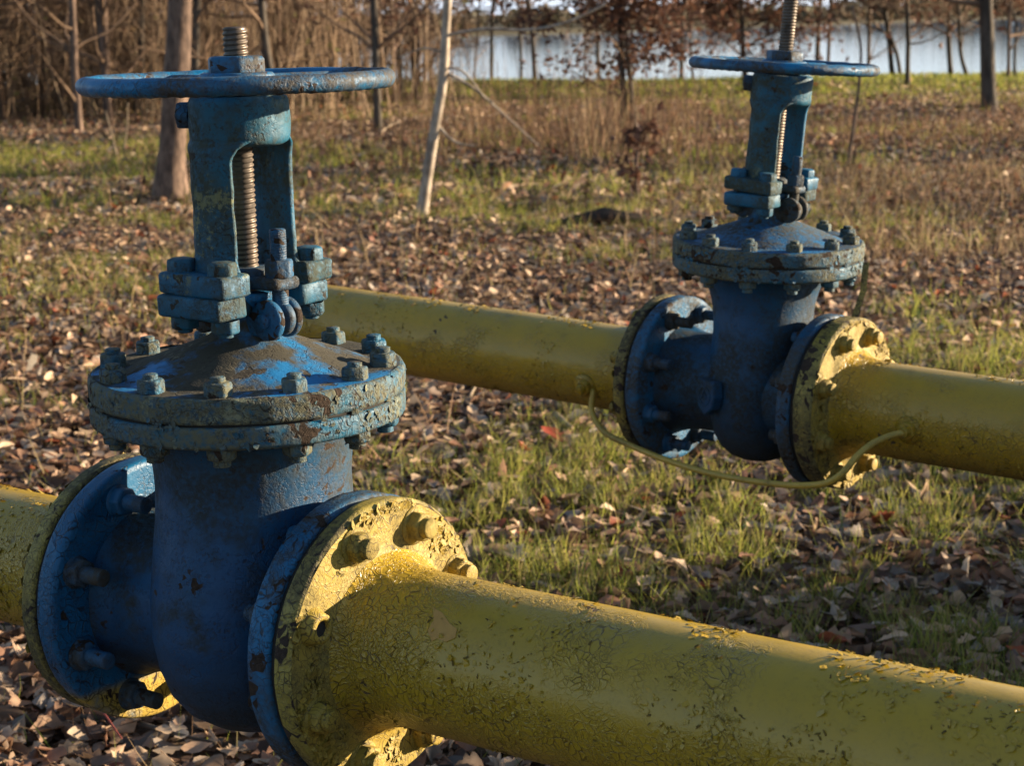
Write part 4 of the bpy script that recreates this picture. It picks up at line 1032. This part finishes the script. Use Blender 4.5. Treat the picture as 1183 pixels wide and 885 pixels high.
# ------------------------------------------------------------------ sticks, stalks, the old log
def stick(label, pts, w, mat=M_stick, lift=.02, name='stick', cat='stick', seed=0):
    c = []
    for (px, py, *h) in pts:
        g = on_ground(px, py); g.z = float(gz(g.x, g.y))+lift+(h[0] if h else 0); c.append(g)
    c = smooth_path(c, 5); rr_ = random.Random(seed)
    V, F = tube(c, [w*(1-.45*i/len(c))*rr_.uniform(.85, 1.15) for i in range(len(c))], 8)
    return link(name, mk_mesh(name, V, F, mat), label=label, category=cat)
stick('pale grey stick lying left of the near bonnet', [(12, 502), (45, 509), (75, 518), (103, 523)], .009, lift=.035)
stick('bright barkless stick lying just below the farther left pipe', [(588, 457), (615, 461), (645, 466)], .019, lift=.03, seed=1)
stick('thin pale twig sticking up below the farther left pipe', [(543, 473), (550, 462), (556, 452)], .006, lift=.04, seed=2)
stick('short light stick lying in the leaves left of the cable', [(642, 492), (652, 503), (660, 512)], .012, lift=.04, seed=3)
stick('dark thin branch under the near valve body', [(95, 846), (150, 852), (205, 866), (250, 875)], .006, M_bark_grey, .03, seed=4)
stick('reddish bramble shoot crossing the leaves at the lower left', [(98, 826), (118, 850), (134, 872), (142, 884)], .0025, simple('bramble_red', (.30, .07, .06), (.20, .05, .04), 10), .05, seed=5)
stick('light twig leaning in the meadow left of the pale trunk', [(440, 172), (450, 164), (464, 154)], .012, lift=.15, seed=6)
stick('thin fallen branch on the leaves near the left edge', [(0, 372), (22, 377), (52, 384)], .007, lift=.03, seed=7)
def stalk(label, pts, dist, w0, w1, mat=M_stick):
    c = smooth_path([at_dist(px, py, dist) for px, py in pts], 5); c[0].z = float(gz(c[0].x, c[0].y))
    V, F = tube(c, [(w0+(w1-w0)*i/len(c)) for i in range(len(c))], 6)
    return link('dry_stalk', mk_mesh('dry_stalk', V, F, mat), label=label, category='stalk')
stalk('tall thin dry stalk leaning right of the farther yoke', [(979, 195), (987, 140), (993, 90), (994, 50), (984, 5)], 15.5, .017, .008, M_bark_warm)
stalk('pale thin stalk left of the thick brown trunk', [(135, 180), (129, 155), (122, 128)], 18, .012, .005)
stalk('second pale stalk close left of the thick brown trunk', [(143, 172), (147, 145), (148, 118)], 18.5, .010, .005)
g = on_ground(690, 268); gzz = float(gz(g.x, g.y))
V, F = tube([(g.x-.28, g.y, gzz+.01), (g.x-.12, g.y+.03, gzz+.04), (g.x+.05, g.y, gzz+.06), (g.x+.22, g.y-.03, gzz+.05), (g.x+.34, g.y, gzz+.0)], [.02, .05, .06, .05, .02], 14)
link('old_log', mk_mesh('old_log', wobble(np.array(V), .05, 9, 3), F, simple('rotten_wood', (.05, .035, .025), (.02, .015, .012), 14, .95, 1, .02)), label='dark rotten log half sunk in leaves left of the farther valve', category='log')

# unseen shrubs added past the right edge to shade the near litter
r = np.random.default_rng(700)
for i, (x, y, hgt, w) in enumerate([(3.3, 2.9, .98, .55), (3.7, 3.6, 1.05, .6), (4.6, 4.1, 1.15, .6), (4.2, 5.4, .85, .5), (3.2, 2.1, .9, .5), (3.1, 3.7, .95, .6), (3.5, 4.4, .9, .6), (3.0, 4.05, 1.08, .65)]):
    z = float(gz(x, y)); ro = empty('shade_shrub', Matrix.Translation((x, y, z)), label='added unseen shrub right of the pipes, there to shade the litter', category='shrub', group='added shade shrubs right of the pipes')
    n = 130; a = r.uniform(0, 6.283, n); q = r.random(n)**.5*w*.5
    base = np.stack([q*np.cos(a), q*np.sin(a), 0*a], -1); d = np.stack([np.cos(a)*.35, np.sin(a)*.35, np.ones(n)], -1)
    bg_ = Bag(); V, F, nv = strands(base, d, r.uniform(.6, 1.0, n)*hgt, .004, 6, 3, .35, 701+i, .12); bg_.add(V, F)
    c = V.reshape(n, 7, 3, 3).mean(2); link('stems', bg_.mesh('stems', M_twig), ro)
    m_ = 1900; p = c[r.integers(0, n, m_), r.integers(0, 7, m_)]+r.normal(0, .05, (m_, 3)); p[:, 2] = np.clip(p[:, 2], .02, hgt)
    b = leaves(p, r.uniform(.05, .09, m_), TF, r, 1.2, np.array([(.20, .13, .07), (.14, .12, .05), (.10, .11, .04)])[r.integers(0, 3, m_)])
    link('leaves', b.mesh('leaves', M_oakleaf, False), ro, kind='stuff')

# bare trees standing in the meadow to the right, outside the view: their long shadows band the ground
for i, (x, y, sc_) in enumerate([(12, 14.0, 1.5), (15, 18.5, 1.8), (11.5, 23, 1.5), (18, 26, 2.0), (14, 30, 1.6), (22, 21, 2.2), (9.5, 18, 1.2)]):
    tm, cm = protos[i % 6]
    ro = empty('bare_tree', Matrix.Translation((x, y, float(gz(x, y)))) @ R(i*1.7, 'Z'), label='bare tree in the open meadow beyond the right edge of the view', category='tree', group='bare meadow trees right of the view')
    ro.scale = (sc_, sc_, 1.1); link('trunk', tm, ro); link('crown', cm, ro)
